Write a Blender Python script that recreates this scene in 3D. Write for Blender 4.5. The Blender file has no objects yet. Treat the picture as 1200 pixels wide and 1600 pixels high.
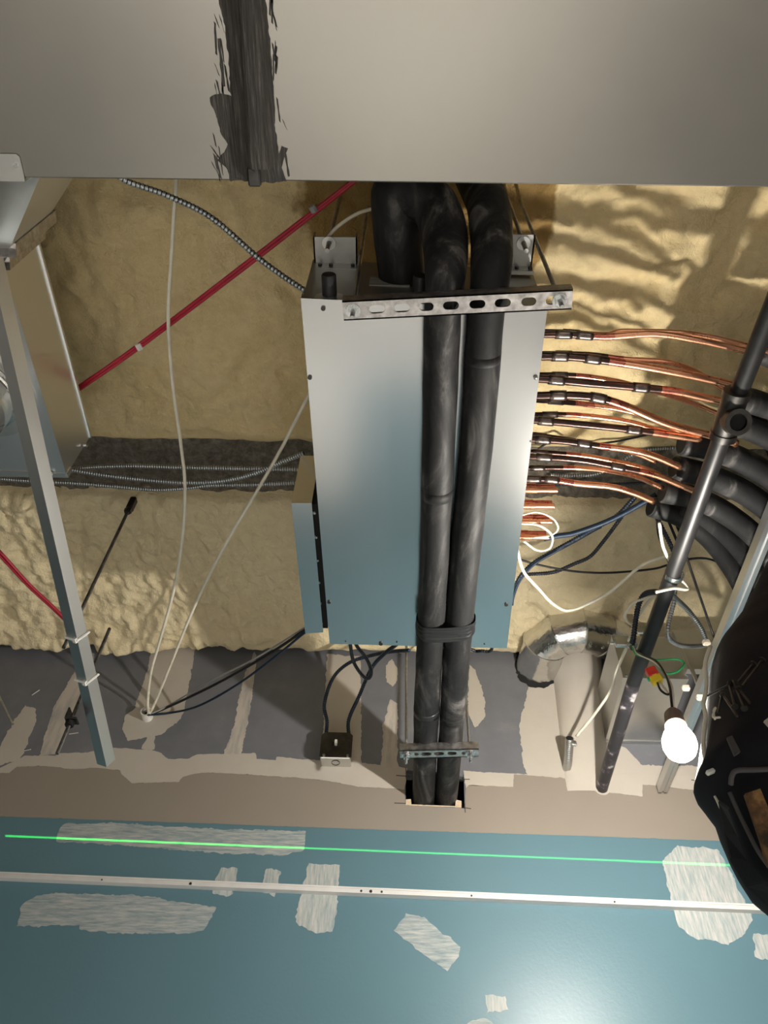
import bpy, math, random
import numpy as np
from mathutils import Vector, noise
from mathutils.geometry import tessellate_polygon
random.seed(7)
SC = bpy.context.scene
COL = SC.collection

# ------------------------------------------------------------------ camera
F_PX = 1200.0
def cam_axes(pitch, roll, yaw):
    p, r_, w = (math.radians(v) for v in (pitch, roll, yaw))
    f = np.array([math.sin(w)*math.cos(p), math.cos(w)*math.cos(p), math.sin(p)])
    r0 = np.array([math.cos(w), -math.sin(w), 0.0]); u0 = np.cross(r0, f)
    r = r0*math.cos(r_) + u0*math.sin(r_)
    return r, np.cross(r, f), f
CR, CU, CF = cam_axes(52.2, 2.3, -1.5)
CC = np.array([0.0, 0.0, 1.5])
cam_d = bpy.data.cameras.new('camera'); cam = bpy.data.objects.new('camera', cam_d); COL.objects.link(cam)
cam_d.sensor_fit = 'VERTICAL'; cam_d.sensor_height = 36.0; cam_d.lens = 36.0*F_PX/1600.0
cam_d.clip_start = 0.02
from mathutils import Matrix
cam.matrix_world = Matrix(((CR[0], CU[0], -CF[0], CC[0]), (CR[1], CU[1], -CF[1], CC[1]), (CR[2], CU[2], -CF[2], CC[2]), (0, 0, 0, 1)))
SC.camera = cam

# ------------------------------------------------------------------ world, lamps, exposure
SC.view_settings.view_transform = 'Standard'; SC.view_settings.look = 'None'
SC.view_settings.gamma = 1.0; SC.view_settings.use_curve_mapping = False
SC.view_settings.exposure = 0.0
world = bpy.data.worlds.new('world'); SC.world = world; world.use_nodes = True
world.node_tree.nodes['Background'].inputs[0].default_value = (1.0, .95, .9, 1)
world.node_tree.nodes['Background'].inputs[1].default_value = 0.02
SC.cycles.max_bounces = 8; SC.cycles.use_denoising = True
SC.cycles.sample_clamp_indirect = 4.0
BULB = (0.538, 1.220, 2.382)
CORE_GLOW = 8700.0
def area_light(name, loc, target, watts, col, size):
    d = bpy.data.lights.new(name, 'AREA'); d.energy = watts; d.color = col; d.shape = 'DISK'; d.size = size
    o = bpy.data.objects.new(name, d); o.location = loc
    o.rotation_euler = (Vector(target)-Vector(loc)).to_track_quat('-Z', 'Y').to_euler(); COL.objects.link(o); return o
# unseen fill lights added for ambient light; the last one bounces off the floor
area_light('ambient_fill_light', (-1.3, -2.2, 1.1), (0.0, 0.9, 2.9), 6.0, (1.0, .95, .88), 0.8)
area_light('second_fill_light', (1.9, -1.6, 0.9), (0.2, 0.6, 2.9), 5.0, (1.0, .94, .86), 0.7)
area_light('floor_bounce_light', (-0.1, -0.8, 2.5), (-0.1, 0.25, 0.0), 76.0, (1.0, .97, .93), 0.5).data.spread = math.radians(95)

# ------------------------------------------------------------------ helpers
def at(px, py, X=None, Y=None, Z=None):
    v = CF + CR*(px-600)/F_PX - CU*(py-800)/F_PX
    t = (X-CC[0])/v[0] if X is not None else ((Y-CC[1])/v[1] if Y is not None else (Z-CC[2])/v[2])
    return CC + v*t
def zs(*pts):
    """pixel points with world height: (px, py, Z)"""
    return [at(p[0], p[1], Z=p[2]) for p in pts]
def zl(z0, z1, pts):
    n = max(1, len(pts)-1)
    return [at(p[0], p[1], Z=z0+(z1-z0)*i/n) for i, p in enumerate(pts)]
def yl(y0, y1, pts):
    n = max(1, len(pts)-1)
    return [at(p[0], p[1], Y=y0+(y1-y0)*i/n) for i, p in enumerate(pts)]
WL = {}
def link(name, verts, faces, mat, parent=None, smooth=False, mids=None):
    verts = [tuple(float(c) for c in v) for v in verts]
    me = bpy.data.meshes.new(name)
    if parent is not None: org = WL[parent.name]
    else:
        a = np.array(verts); org = (a.min(0)+a.max(0))/2
    me.from_pydata([tuple(np.array(v)-org) for v in verts], [], faces)
    mats = mat if isinstance(mat, (list, tuple)) else [mat]
    for m in mats: me.materials.append(m)
    if mids is not None: me.polygons.foreach_set('material_index', mids)
    if smooth: me.polygons.foreach_set('use_smooth', [True]*len(me.polygons))
    me.update()
    o = bpy.data.objects.new(name, me); COL.objects.link(o)
    if parent is not None:
        o.parent = parent; WL[o.name] = org
    else:
        o.location = org; WL[o.name] = np.array(org)
    return o
def thing(name, label, cat, loc, group=None):
    o = bpy.data.objects.new(name, None); o.empty_display_size = .05; COL.objects.link(o); o.location = loc
    WL[o.name] = np.array(loc, float); return tag(o, label, cat, group)
def tag(o, label, cat, group=None):
    o['label'] = label; o['category'] = cat
    if group: o['group'] = group
    return o
def struct(o, label=None, cat=None):
    o['kind'] = 'structure'
    if label: o['label'] = label
    if cat: o['category'] = cat
    return o
class MB:
    def __init__(s): s.v = []; s.f = []; s.m = []
    def add(s, v, f, m=0):
        k = len(s.v); s.v += [np.array(p, float) for p in v]; s.f += [tuple(i+k for i in q) for q in f]; s.m += [m]*len(f); return s
    def box(s, lo, hi, m=0, b=0.0):
        c = (np.array(lo)+np.array(hi))/2; h = (np.array(hi)-np.array(lo))/2
        return s.obox(c, h, np.eye(3), m, b)
    def obox(s, c, h, ax, m=0, b=0.0):
        """oriented box, edges chamfered by b"""
        b = min(b, .45*min(h)); c = np.array(c); ax = [np.array(a) for a in ax]
        if b <= 0:
            v = [c+ax[0]*h[0]*i+ax[1]*h[1]*j+ax[2]*h[2]*k for i in (-1, 1) for j in (-1, 1) for k in (-1, 1)]
            return s.add(v, [(0, 1, 3, 2), (4, 6, 7, 5), (0, 4, 5, 1), (2, 3, 7, 6), (0, 2, 6, 4), (1, 5, 7, 3)], m)
        v = []; idx = {}
        for i in (-1, 1):
            for j in (-1, 1):
                for k in (-1, 1):
                    for a in range(3):
                        d = [h[0]-b, h[1]-b, h[2]-b]; d[a] = h[a]
                        idx[(i, j, k, a)] = len(v); v.append(c+ax[0]*d[0]*i+ax[1]*d[1]*j+ax[2]*d[2]*k)
        f = []
        for a in range(3):
            o1, o2 = [q for q in range(3) if q != a]
            for sg in (-1, 1):
                q = []
                for (p, r) in ((-1, -1), (1, -1), (1, 1), (-1, 1)):
                    t = [0, 0, 0]; t[a] = sg; t[o1] = p; t[o2] = r; q.append(idx[tuple(t)+(a,)])
                f.append(tuple(q))
            for p in (-1, 1):
                for r in (-1, 1):
                    q = []
                    for (sg, w) in ((-1, o1), (1, o1), (1, o2), (-1, o2)):
                        t = [0, 0, 0]; t[a] = sg; t[o1] = p; t[o2] = r; q.append(idx[tuple(t)+(w,)])
                    f.append(tuple(q))
        for i in (-1, 1):
            for j in (-1, 1):
                for k in (-1, 1): f.append(tuple(idx[(i, j, k, a)] for a in range(3)))
        return s.add(v, f, m)
    def tube(s, path, r, seg=12, m=0, caps=True, mfun=None):
        P = [np.array(p, float) for p in path]; n = len(P)
        R = r if callable(r) else (lambda t: r)
        T = []
        for i in range(n):
            d = P[min(i+1, n-1)]-P[max(i-1, 0)]; L = np.linalg.norm(d); T.append(d/L if L > 1e-9 else np.array([0, 0, 1.0]))
        a = np.array([0, 0, 1.0]) if abs(T[0][2]) < .9 else np.array([1.0, 0, 0])
        u = np.cross(T[0], a); u /= np.linalg.norm(u)
        v = []
        for i in range(n):
            u = u - T[i]*(u@T[i]); u /= np.linalg.norm(u); w = np.cross(T[i], u); rr = R(i/(n-1))
            for j in range(seg):
                an = 2*math.pi*j/seg; v.append(P[i]+(u*math.cos(an)+w*math.sin(an))*rr)
        f = []; ms = []
        for i in range(n-1):
            mm = mfun(i/(n-1)) if mfun else m
            for j in range(seg):
                f.append((i*seg+j, i*seg+(j+1) % seg, (i+1)*seg+(j+1) % seg, (i+1)*seg+j)); ms.append(mm)
        if caps:
            f.append(tuple(reversed(range(seg)))); f.append(tuple((n-1)*seg+j for j in range(seg))); ms += [ms[0], ms[-1]]
        k = len(s.v); s.v += v; s.f += [tuple(i+k for i in q) for q in f]; s.m += ms; return s
    def ring(s, c, ax, r0, r1, h, seg=24, m=0):
        ax = np.array(ax, float); ax /= np.linalg.norm(ax); a = np.array([1.0, 0, 0]) if abs(ax[0]) < .9 else np.array([0, 1.0, 0])
        u = np.cross(ax, a); u /= np.linalg.norm(u); w = np.cross(ax, u); v = []; f = []
        for j in range(seg):
            d = u*math.cos(2*math.pi*j/seg)+w*math.sin(2*math.pi*j/seg)
            v += [c+d*r0-ax*h/2, c+d*r1-ax*h/2, c+d*r1+ax*h/2, c+d*r0+ax*h/2]
        for j in range(seg):
            k = (j+1) % seg
            for q in range(4): f.append((4*j+q, 4*j+(q+1) % 4, 4*k+(q+1) % 4, 4*k+q))
        return s.add(v, f, m)
    def sheet(s, loops, fn, t, m=0):
        """flat sheet of thickness t; loops in (u,v), holes allowed; fn(u,v,w) -> point"""
        tri = tessellate_polygon([[Vector((p[0], p[1], 0)) for p in l] for l in loops])
        flat = [p for l in loops for p in l]; n = len(flat)
        v = [fn(p[0], p[1], t) for p in flat]+[fn(p[0], p[1], 0.0) for p in flat]
        f = [tuple(q) for q in tri]+[tuple(i+n for i in reversed(q)) for q in tri]; k = 0
        for l in loops:
            for i in range(len(l)):
                j = (i+1) % len(l); f.append((k+i, k+j, n+k+j, n+k+i))
            k += len(l)
        return s.add(v, f, m)
    def prism(s, p0, p1, prof, up, m=0):
        p0 = np.array(p0); p1 = np.array(p1); d = p1-p0; d /= np.linalg.norm(d)
        sd = np.cross(d, up); sd /= np.linalg.norm(sd); uu = np.cross(sd, d); n = len(prof)
        v = [p0+sd*a+uu*b for a, b in prof]+[p1+sd*a+uu*b for a, b in prof]
        tri = tessellate_polygon([[Vector((a, b, 0)) for a, b in prof]])
        f = [tuple(q) for q in tri]+[tuple(i+n for i in reversed(q)) for q in tri]
        f += [(i, (i+1) % n, n+(i+1) % n, n+i) for i in range(n)]
        return s.add(v, f, m)
    def build(s, name, mat, parent=None, smooth=False):
        o = link(name, s.v, s.f, mat, parent, smooth, s.m)
        return o
def spline(pts, per=10):
    P = [np.array(p, float) for p in pts]
    if len(P) == 2: return [P[0]+(P[1]-P[0])*i/per for i in range(per+1)]
    Q = [2*P[0]-P[1]]+P+[2*P[-1]-P[-2]]; out = []
    for i in range(1, len(Q)-2):
        a, b, c, d = Q[i-1], Q[i], Q[i+1], Q[i+2]
        for k in range(per):
            t = k/per
            out.append(.5*((2*b)+(-a+c)*t+(2*a-5*b+4*c-d)*t*t+(-a+3*b-3*c+d)*t**3))
    out.append(P[-1]); return out
def resample(path, step):
    P = np.array(path); L = np.r_[0, np.cumsum(np.linalg.norm(np.diff(P, axis=0), axis=1))]
    n = max(2, int(round(L[-1]/step))); t = np.linspace(0, L[-1], n+1)
    return [np.array([np.interp(q, L, P[:, k]) for k in range(3)]) for q in t]
def smooth_cyl(o, ang=40):
    o.data.polygons.foreach_set('use_smooth', [True]*len(o.data.polygons))
    try: o.data.set_sharp_from_angle(angle=math.radians(ang))
    except Exception: pass
    return o

# ------------------------------------------------------------------ materials
class NT:
    def __init__(s, name):
        s.mat = bpy.data.materials.new(name); s.mat.use_nodes = True; s.t = s.mat.node_tree
        s.b = s.t.nodes['Principled BSDF']; s.tc = s.n('ShaderNodeTexCoord')
    def n(s, k, **kw):
        o = s.t.nodes.new(k)
        for a, b in kw.items(): setattr(o, a, b)
        return o
    def l(s, a, b): s.t.links.new(a, b)
    def obj(s, scale=(1, 1, 1)):
        m = s.n('ShaderNodeMapping'); m.inputs['Scale'].default_value = scale; s.l(s.tc.outputs['Object'], m.inputs[0]); return m.outputs[0]
    def noise(s, scale, detail=4, rough=.55, vec=None, dist=0):
        o = s.n('ShaderNodeTexNoise'); o.inputs['Scale'].default_value = scale; o.inputs['Detail'].default_value = detail
        o.inputs['Roughness'].default_value = rough; o.inputs['Distortion'].default_value = dist
        s.l(vec or s.tc.outputs['Object'], o.inputs['Vector']); return o.outputs['Fac']
    def ramp(s, fac, stops):
        o = s.n('ShaderNodeValToRGB'); e = o.color_ramp.elements
        while len(e) < len(stops): e.new(.5)
        for q, (p, c) in zip(e, stops): q.position = p; q.color = tuple(c)+(1,) if len(c) == 3 else c
        s.l(fac, o.inputs[0]); return o.outputs[0]
    def val(s, fac, a, b, lo=0., hi=1.):
        o = s.n('ShaderNodeMapRange'); o.inputs[1].default_value = lo; o.inputs[2].default_value = hi
        o.inputs[3].default_value = a; o.inputs[4].default_value = b; s.l(fac, o.inputs[0]); return o.outputs[0]
    def bump(s, h, dist, st=1.0):
        o = s.n('ShaderNodeBump'); o.inputs['Distance'].default_value = dist; o.inputs['Strength'].default_value = st
        s.l(h, o.inputs['Height']); s.l(o.outputs[0], s.b.inputs['Normal'])
    def set(s, **kw):
        for k, v in kw.items():
            i = s.b.inputs[k]
            if hasattr(v, 'links'): s.l(v, i)
            else: i.default_value = v if not isinstance(v, tuple) else (tuple(v)+(1,) if len(v) == 3 else v)
        return s
def g(*c): return c
def metal(name, c0, c1, r0, r1, sc=25, aniso=None, metallic=1.0, bump=0.0):
    m = NT(name); vec = m.obj(aniso) if aniso else None
    f = m.noise(sc, 5, .6, vec)
    m.set(**{'Base Color': m.ramp(f, [(.3, c0), (.7, c1)]), 'Metallic': metallic, 'Roughness': m.val(f, r0, r1, .3, .7)})
    if bump: m.bump(m.noise(sc*3, 2), bump, .5)
    return m.mat
def plain(name, c, rough=.5, metallic=0.0, var=.12, sc=30, spec=.5):
    m = NT(name); f = m.noise(sc, 4)
    m.set(**{'Base Color': m.ramp(f, [(.25, tuple(x*(1-var) for x in c)), (.75, tuple(min(1, x*(1+var)) for x in c))]), 'Roughness': rough, 'Metallic': metallic, 'Specular IOR Level': spec})
    return m.mat
M = {}
M['duct'] = metal('galvanised_duct_steel', (.33, .32, .29), (.36, .345, .315), .28, .31, 4, (1, 1, 1))
M['galv'] = metal('galvanised_steel', (.64, .64, .62), (.70, .70, .68), .30, .36, 22)
M['bright_galv'] = metal('bright_galvanised_steel', (.76, .77, .77), (.77, .775, .77), .32, .325, 8)
M['old_galv'] = metal('spangled_strut_steel', (.36, .34, .33), (.70, .67, .65), .28, .45, 70)
M['box'] = metal('coated_cabinet_steel', (.70, .71, .71), (.71, .72, .72), .20, .205, 60, (1, .04, 1))
M['box_end'] = metal('dull_cabinet_end_steel', (.40, .40, .38), (.46, .46, .44), .40, .5, 60)
M['elbow'] = metal('crinkled_elbow_steel', (.66, .66, .64), (.84, .84, .82), .14, .28, 14, None, 1.0, .004)
M['rod'] = metal('zinc_rod_steel', (.40, .40, .40), (.62, .62, .60), .3, .42, 90)
M['dark_rod'] = metal('dark_rod_steel', (.09, .085, .08), (.2, .19, .18), .4, .55, 90)
M['copper'] = metal('bright_copper', (.86, .40, .23), (.90, .46, .28), .24, .30, 12)
M['charred'] = metal('heat_blackened_copper', (.030, .026, .025), (.10, .055, .045), .30, .36, 22)
M['joint'] = metal('brazed_joint_metal', (.10, .085, .08), (.24, .19, .17), .28, .42, 60)
M['red_tint'] = metal('heat_tinted_copper', (.42, .10, .09), (.66, .26, .16), .24, .34, 60)
M['zinc'] = metal('zinc_plated_steel', (.5, .52, .52), (.78, .8, .8), .2, .34, 80)
M['gun'] = metal('dull_gunmetal_fitting', (.06, .058, .055), (.11, .105, .10), .38, .46, 40)
M['black_pipe'] = metal('black_iron_pipe', (.010, .010, .0105), (.018, .0175, .0175), .40, .48, 40, None, .1)
M['hole'] = plain('dark_opening', (.008, .008, .008), .9)
M['white_cable'] = plain('white_cable_jacket', (.80, .75, .62), .45)
M['white_plastic'] = plain('white_plastic', (.78, .77, .72), .4)
M['red'] = plain('red_cable_jacket', (.42, .012, .035), .35, 0, .15)
M['black_cable'] = plain('black_cable_jacket', (.008, .008, .009), .5, 0, .1, 30, .3)
M['blue_cable'] = plain('blue_cable_jacket', (.005, .018, .04), .5, 0, .1, 30, .3)
M['grey_cable'] = plain('grey_cable_jacket', (.28, .28, .27), .45)
M['green'] = plain('green_wire', (.02, .38, .12), .4)
M['yellow'] = plain('yellow_plastic', (.80, .60, .02), .35)
M['red_plastic'] = plain('red_plastic', (.62, .03, .02), .35)
M['groove'] = plain('armour_groove', (.012, .016, .024), .5)
M['groove_blue'] = plain('armour_groove_blue', (.012, .04, .085), .45)
M['armour'] = metal('armour_steel', (.42, .44, .46), (.6, .62, .63), .3, .4, 40)
M['armour_dark'] = metal('dark_armour_steel', (.035, .04, .05), (.07, .08, .10), .35, .45, 40)
M['tape'] = plain('black_vinyl_tape', (.012, .012, .012), .32)
M['knob'] = plain('black_rubber_knob', (.008, .008, .008), .5)
M['tan'] = plain('beige_rubber', (.55, .50, .40), .6)
M['cloth_grey'] = plain('grey_webbing', (.07, .066, .068), .85)
M['trim'] = plain('white_painted_trim', (.74, .73, .71), .38, 0, .05)
M['paper'] = plain('torn_drywall_paper', (.62, .50, .36), .9, 0, .2, 120)
M['pencil'] = plain('pencil_mark', (.06, .055, .05), .9)
m = NT('label_sticker'); m.set(**{'Base Color': m.ramp(m.noise(60, 1, .5, m.obj((.3, 1, 6))), [(.45, (.30, .29, .26)), (.55, (.20, .19, .17))]), 'Roughness': .5}); M['label'] = m.mat
# black insulation, scuffed grey
m = NT('black_foam_insulation')
f = m.noise(7, 6, .65, m.obj((1.8, .55, 1.8)), 1.2); f2 = m.noise(80, 3)
m.set(**{'Base Color': m.ramp(f, [(.40, (.005, .005, .0055)), (.50, (.010, .010, .010)), (.57, (.030, .028, .027)), (.66, (.11, .104, .10))]), 'Roughness': m.val(f, .68, .48, .4, .7), 'Specular IOR Level': .35})
m.bump(f2, .002, .35); M['insul'] = m.mat
m = NT('painted_iron_pipe'); f = m.noise(26, 5, .6)
m.set(**{'Base Color': m.ramp(f, [(.50, (.025, .022, .025)), (.58, (.06, .05, .06)), (.66, (.45, .42, .42))]), 'Roughness': .45}); M['splashed'] = m.mat
# spray foam
def foam(name, lit, deep, brown=None):
    m = NT(name)
    n1 = m.noise(5, 5, .6); n2 = m.noise(38, 5, .65)
    mx = m.n('ShaderNodeMix', data_type='RGBA')
    m.l(m.ramp(n1, [(.3, deep), (.6, lit)]), mx.inputs[6])
    m.l(m.ramp(n2, [(.3, tuple(x*.86 for x in deep)), (.65, lit)]), mx.inputs[7]); mx.inputs[0].default_value = .45
    out = mx.outputs[2]
    if brown:
        ge = m.n('ShaderNodeNewGeometry'); sp = m.n('ShaderNodeSeparateXYZ'); m.l(ge.outputs['Position'], sp.inputs[0])
        def rng(sock, a, b, c, d):
            x = m.n('ShaderNodeMath', operation='MULTIPLY'); m.l(m.val(sock, 0, 1, a, b), x.inputs[0]); m.l(m.val(sock, 1, 0, c, d), x.inputs[1]); return x.outputs[0]
        rx = rng(sp.outputs[0], -.30, -.16, .30, .36); ry = m.val(sp.outputs[1], 1, 0, .60, .72)
        w = m.n('ShaderNodeMath', operation='MULTIPLY'); m.l(rx, w.inputs[0]); m.l(ry, w.inputs[1])
        a = m.n('ShaderNodeMath', operation='MULTIPLY_ADD'); m.l(n1, a.inputs[0]); a.inputs[1].default_value = 1.4; a.inputs[2].default_value = -.7
        b = m.n('ShaderNodeMath', operation='ADD'); m.l(w.outputs[0], b.inputs[0]); m.l(a.outputs[0], b.inputs[1])
        m2 = m.n('ShaderNodeMix', data_type='RGBA'); m.l(m.val(b.outputs[0], 0, 1, .42, .55), m2.inputs[0]); m.l(out, m2.inputs[6]); m2.inputs[7].default_value = brown+(1,)
        out = m2.outputs[2]
    m.set(**{'Base Color': out, 'Roughness': .62, 'Specular IOR Level': .3})
    m.bump(m.noise(40, 7, .68), .014, .9); return m.mat
M['foam'] = foam('aged_spray_foam', (.90, .73, .42), (.80, .62, .31), (.36, .23, .08))
M['foam_light'] = foam('fresh_spray_foam', (.93, .80, .53), (.86, .72, .44))
m = NT('fireproofing_fibre'); f = m.noise(45, 8, .75); f2 = m.noise(14, 4)
m.set(**{'Base Color': m.ramp(f, [(.3, (.10, .085, .065)), (.5, (.24, .21, .17)), (.7, (.42, .38, .31))]), 'Roughness': .95}); m.bump(f, .02, 1.0); M['fireproof'] = m.mat
# wall finishes
m = NT('grey_drywall_face'); f = m.noise(7, 7, .68); f2 = m.noise(3, 3)
m.set(**{'Base Color': m.ramp(f, [(.35, (.142, .148, .166)), (.6, (.168, .173, .192)), (.74, (.21, .208, .215)), (.82, (.31, .295, .28))]), 'Roughness': .7}); M['drywall'] = m.mat
def mud(name, c, streak=(1, 1, 1), under=None, a=.3, b=.6, sc=10):
    m = NT(name); f = m.noise(sc, 7, .65, m.obj(streak))
    st = [(.3, tuple(x*.92 for x in c)), (.7, c)] if under is None else [(a, under), (b, c)]
    m.set(**{'Base Color': m.ramp(f, st), 'Roughness': .75}); m.bump(m.noise(sc*4, 4, .6, m.obj(streak)), .002 if under is None else .0005, .3); return m.mat
M['mud'] = mud('joint_compound', (.52, .475, .415))
M['mud_thin'] = mud('thin_joint_compound', (.52, .47, .41), (3, 1, .6), (.30, .29, .29), .25, .55, 14)
M['patch_h'] = mud('white_filler_wiped_sideways', (.52, .515, .49), (1, 1, 8), (.17, .25, .27), .30, .72, 20)
M['patch_v'] = mud('white_filler_wiped_upright', (.55, .54, .51), (8, 1, 1), (.22, .30, .31), .28, .68, 20)
m = NT('taupe_wall_paint'); m.set(**{'Base Color': m.ramp(m.noise(4, 3), [(.3, (.275, .238, .198)), (.7, (.29, .252, .212))]), 'Roughness': .6}); m.bump(m.noise(160, 3), .001, .25); M['taupe'] = m.mat
m = NT('teal_wall_paint'); m.set(**{'Base Color': m.ramp(m.noise(3, 3), [(.3, (.105, .200, .243)), (.7, (.111, .209, .253))]), 'Roughness': .40, 'Specular IOR Level': .5}); m.bump(m.noise(110, 2, .5), .0015, .30); M['teal'] = m.mat
M['lower_wall'] = plain('pale_wall_paint', (.66, .65, .62), .7, 0, .03, 3)
m = NT('dusty_concrete'); f = m.noise(.9, 3, .5)
m.set(**{'Base Color': m.ramp(f, [(.38, (.16, .155, .15)), (.50, (.46, .44, .41)), (.62, (.56, .54, .50))]), 'Roughness': .8}); M['floor'] = m.mat
m = NT('duct_sealant'); f = m.noise(34, 6, .7, m.obj((9, .5, 1)))
m.set(**{'Base Color': m.ramp(f, [(.35, (.022, .019, .016)), (.55, (.055, .048, .040)), (.72, (.16, .145, .125))]), 'Roughness': .55}); m.bump(f, .004, .7); M['sealant'] = m.mat
m = NT('black_nylon_cloth'); f = m.noise(7, 5); 
m.set(**{'Base Color': m.ramp(f, [(.3, (.007, .007, .009)), (.7, (.013, .0125, .016))]), 'Roughness': .8, 'Specular IOR Level': .25}); m.bump(m.noise(300, 2), .001, .4); M['nylon'] = m.mat
m = NT('worn_brown_leather'); f = m.noise(38, 5, .65)
m.set(**{'Base Color': m.ramp(f, [(.38, (.035, .022, .012)), (.55, (.16, .08, .03)), (.7, (.33, .18, .06))]), 'Roughness': .65}); M['leather'] = m.mat
m = NT('lamp_core'); m.set(**{'Base Color': (1, .95, .88), 'Emission Color': (1, .94, .85), 'Emission Strength': CORE_GLOW}); M['core'] = m.mat
m = NT('glowing_lamp_glass'); o_ = [q for q in m.t.nodes if q.type == 'OUTPUT_MATERIAL'][0]
tr_ = m.n('ShaderNodeBsdfTransparent'); em_ = m.n('ShaderNodeEmission'); em_.inputs[0].default_value = (1, .92, .80, 1); em_.inputs[1].default_value = 60.0
mx_ = m.n('ShaderNodeMixShader'); mx_.inputs[0].default_value = .10; m.l(tr_.outputs[0], mx_.inputs[1]); m.l(em_.outputs[0], mx_.inputs[2]); m.l(mx_.outputs[0], o_.inputs[0]); M['bulb'] = m.mat

# ------------------------------------------------------------------ room shell
YW = 2.0
def wallfn(off): return lambda u, v, w: (u, YW-off-w, v)
def wpx(px, py): p = at(px, py, Y=YW); return (float(p[0]), float(p[2]))
def rough_loop(loop, step=.006, amp=.003, seed=0.):
    out = []; n = len(loop)
    for i in range(n):
        a = np.array(loop[i]); b = np.array(loop[(i+1) % n]); L = np.linalg.norm(b-a); k = max(1, int(L/step))
        nr = np.array([-(b-a)[1], (b-a)[0]])/max(L, 1e-6)
        for j in range(k):
            p = a+(b-a)*j/k
            q = noise.noise(Vector((p[0]*40+seed, p[1]*40, 3.1)))+.7*noise.noise(Vector((p[0]*130, p[1]*130+seed, 9.)))+.5*noise.noise(Vector((p[0]*330, p[1]*330+seed, 4.)))
            out.append(tuple(p+nr*amp*q*(0 if j == 0 else 1)))
    return out
HOLE = [wpx(634, 1203), wpx(725, 1214), wpx(726, 1263), wpx(634, 1256)]
wall = MB().sheet([[(-4, 0), (4, 0), (4, 3.5), (-4, 3.5)], HOLE], lambda u, v, w: (u, YW+.016-w, v), .016).build('wall_front', M['drywall'])
struct(wall)
def layer(name, loops, off, mat, t=.0008, rough=True, seed=0., amp=.0045):
    lp = [rough_loop(loops[0], seed=seed, amp=amp) if rough else loops[0]]+loops[1:]
    return MB().sheet(lp, wallfn(off), t).build(name, mat, wall)
px = lambda *a: [wpx(*p) for p in a]
teal_top = [(-4, 2.69)]+px((0, 1276), (300, 1286), (600, 1297), (900, 1306), (1145, 1315))+[(4, 2.60)]
layer('pale_paint', [[(-4, .02), (4, .02), (4, 1.4), (.30, 1.4), (.30, .25), (-.22, .25), (-.22, 1.4), (-.8, 1.4), (-.8, .5), (-4, .5)]], 0, M['lower_wall'], rough=False)  # unseen pale zones shaped for the bright reflection in the cabinet bottom
layer('teal_paint', [[(-4, .5), (-.8, .5), (-.8, 1.4), (-.22, 1.4), (-.22, .25), (.30, .25), (.30, 1.4), (4, 1.4)]+teal_top[::-1]], 0, M['teal'], rough=False)
taupe_top = px((-400, 1195), (-60, 1208), (0, 1208), (15, 1208), (27, 1198), (67, 1197), (117, 1202), (150, 1200), (188, 1204), (190, 1210), (206, 1224), (280, 1222), (286, 1214), (305, 1209), (326, 1207), (380, 1210), (470, 1216), (515, 1221), (553, 1228), (560, 1230), (613, 1232), (632, 1234))
taupe_r = px((728, 1232), (733, 1227), (802, 1230), (803, 1210), (885, 1215), (902, 1233), (1004, 1245), (1004, 1226), (1095, 1236), (1400, 1250))
hole_low = [wpx(633, 1257), wpx(727, 1264)]
layer('taupe_paint', [teal_top+[(4, taupe_r[-1][1])]+taupe_r[::-1]+hole_low[::-1]+taupe_top[::-1]+[(-4, taupe_top[0][1])]], 0, M['taupe'], amp=.0015, seed=2.)
mud_top = px((-400, 1190), (0, 1200), (32, 1185), (38, 1181), (87, 1181), (90, 1177), (137, 1176), (172, 1168), (236, 1172), (250, 1176), (263, 1186), (293, 1186), (308, 1179), (399, 1177), (401, 1186), (431, 1188), (432, 1183), (500, 1188), (545, 1190), (636, 1200))
mud_topr = px((724, 1204), (760, 1207), (828, 1210), (885, 1213), (1004, 1205), (1400, 1215))
layer('joint_compound_band', [taupe_top+mud_top[::-1]], 0, M['mud'], seed=5., amp=.0025)
layer('joint_compound_band', [taupe_r+mud_topr[::-1]], 0, M['mud'], seed=6., amp=.0025)
for i, lp in enumerate([
    [(122, 1040), (97, 1083), (85, 1103), (73, 1142), (61, 1181), (90, 1178), (108, 1130), (135, 1076), (133, 1050)],
    [(140, 1017), (148, 1022), (143, 1042), (136, 1036)],
    [(239, 1008), (305, 1012), (295, 1074), (287, 1113), (280, 1125), (252, 1148), (242, 1150), (241, 1171), (221, 1170), (230, 1152), (200, 1158), (191, 1140), (195, 1120), (210, 1108), (230, 1050)],
    [(398, 1018), (400, 1035), (392, 1104), (377, 1178), (350, 1178), (368, 1128), (374, 1086), (381, 1059)],
    [(511, 1022), (563, 1026), (565, 1193), (503, 1191), (505, 1137), (508, 1080)],
    [(603, 1040), (613, 1030), (621, 1045), (621, 1063), (613, 1073), (604, 1066)],
    [(610, 1093), (621, 1100), (621, 1201), (596, 1199), (599, 1130)],
    [(733, 1038), (743, 1047), (757, 1090), (758, 1120), (742, 1137), (730, 1113)],
    [(829, 1062), (811, 1135), (818, 1198), (825, 1212), (885, 1216), (1004, 1208), (1120, 1212), (1120, 1198), (1004, 1196), (976, 1168), (940, 1150), (940, 1055)],
    [(40, 1102), (55, 1107), (57, 1125), (48, 1147), (32, 1187), (-40, 1205), (-40, 1176), (0, 1170), (10, 1148), (22, 1126)]]):
    layer('joint_compound_patch', [px(*lp)], .0002, M['mud_thin'] if i in (0, 1, 3, 6) else M['mud'], seed=10.+i)
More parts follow.
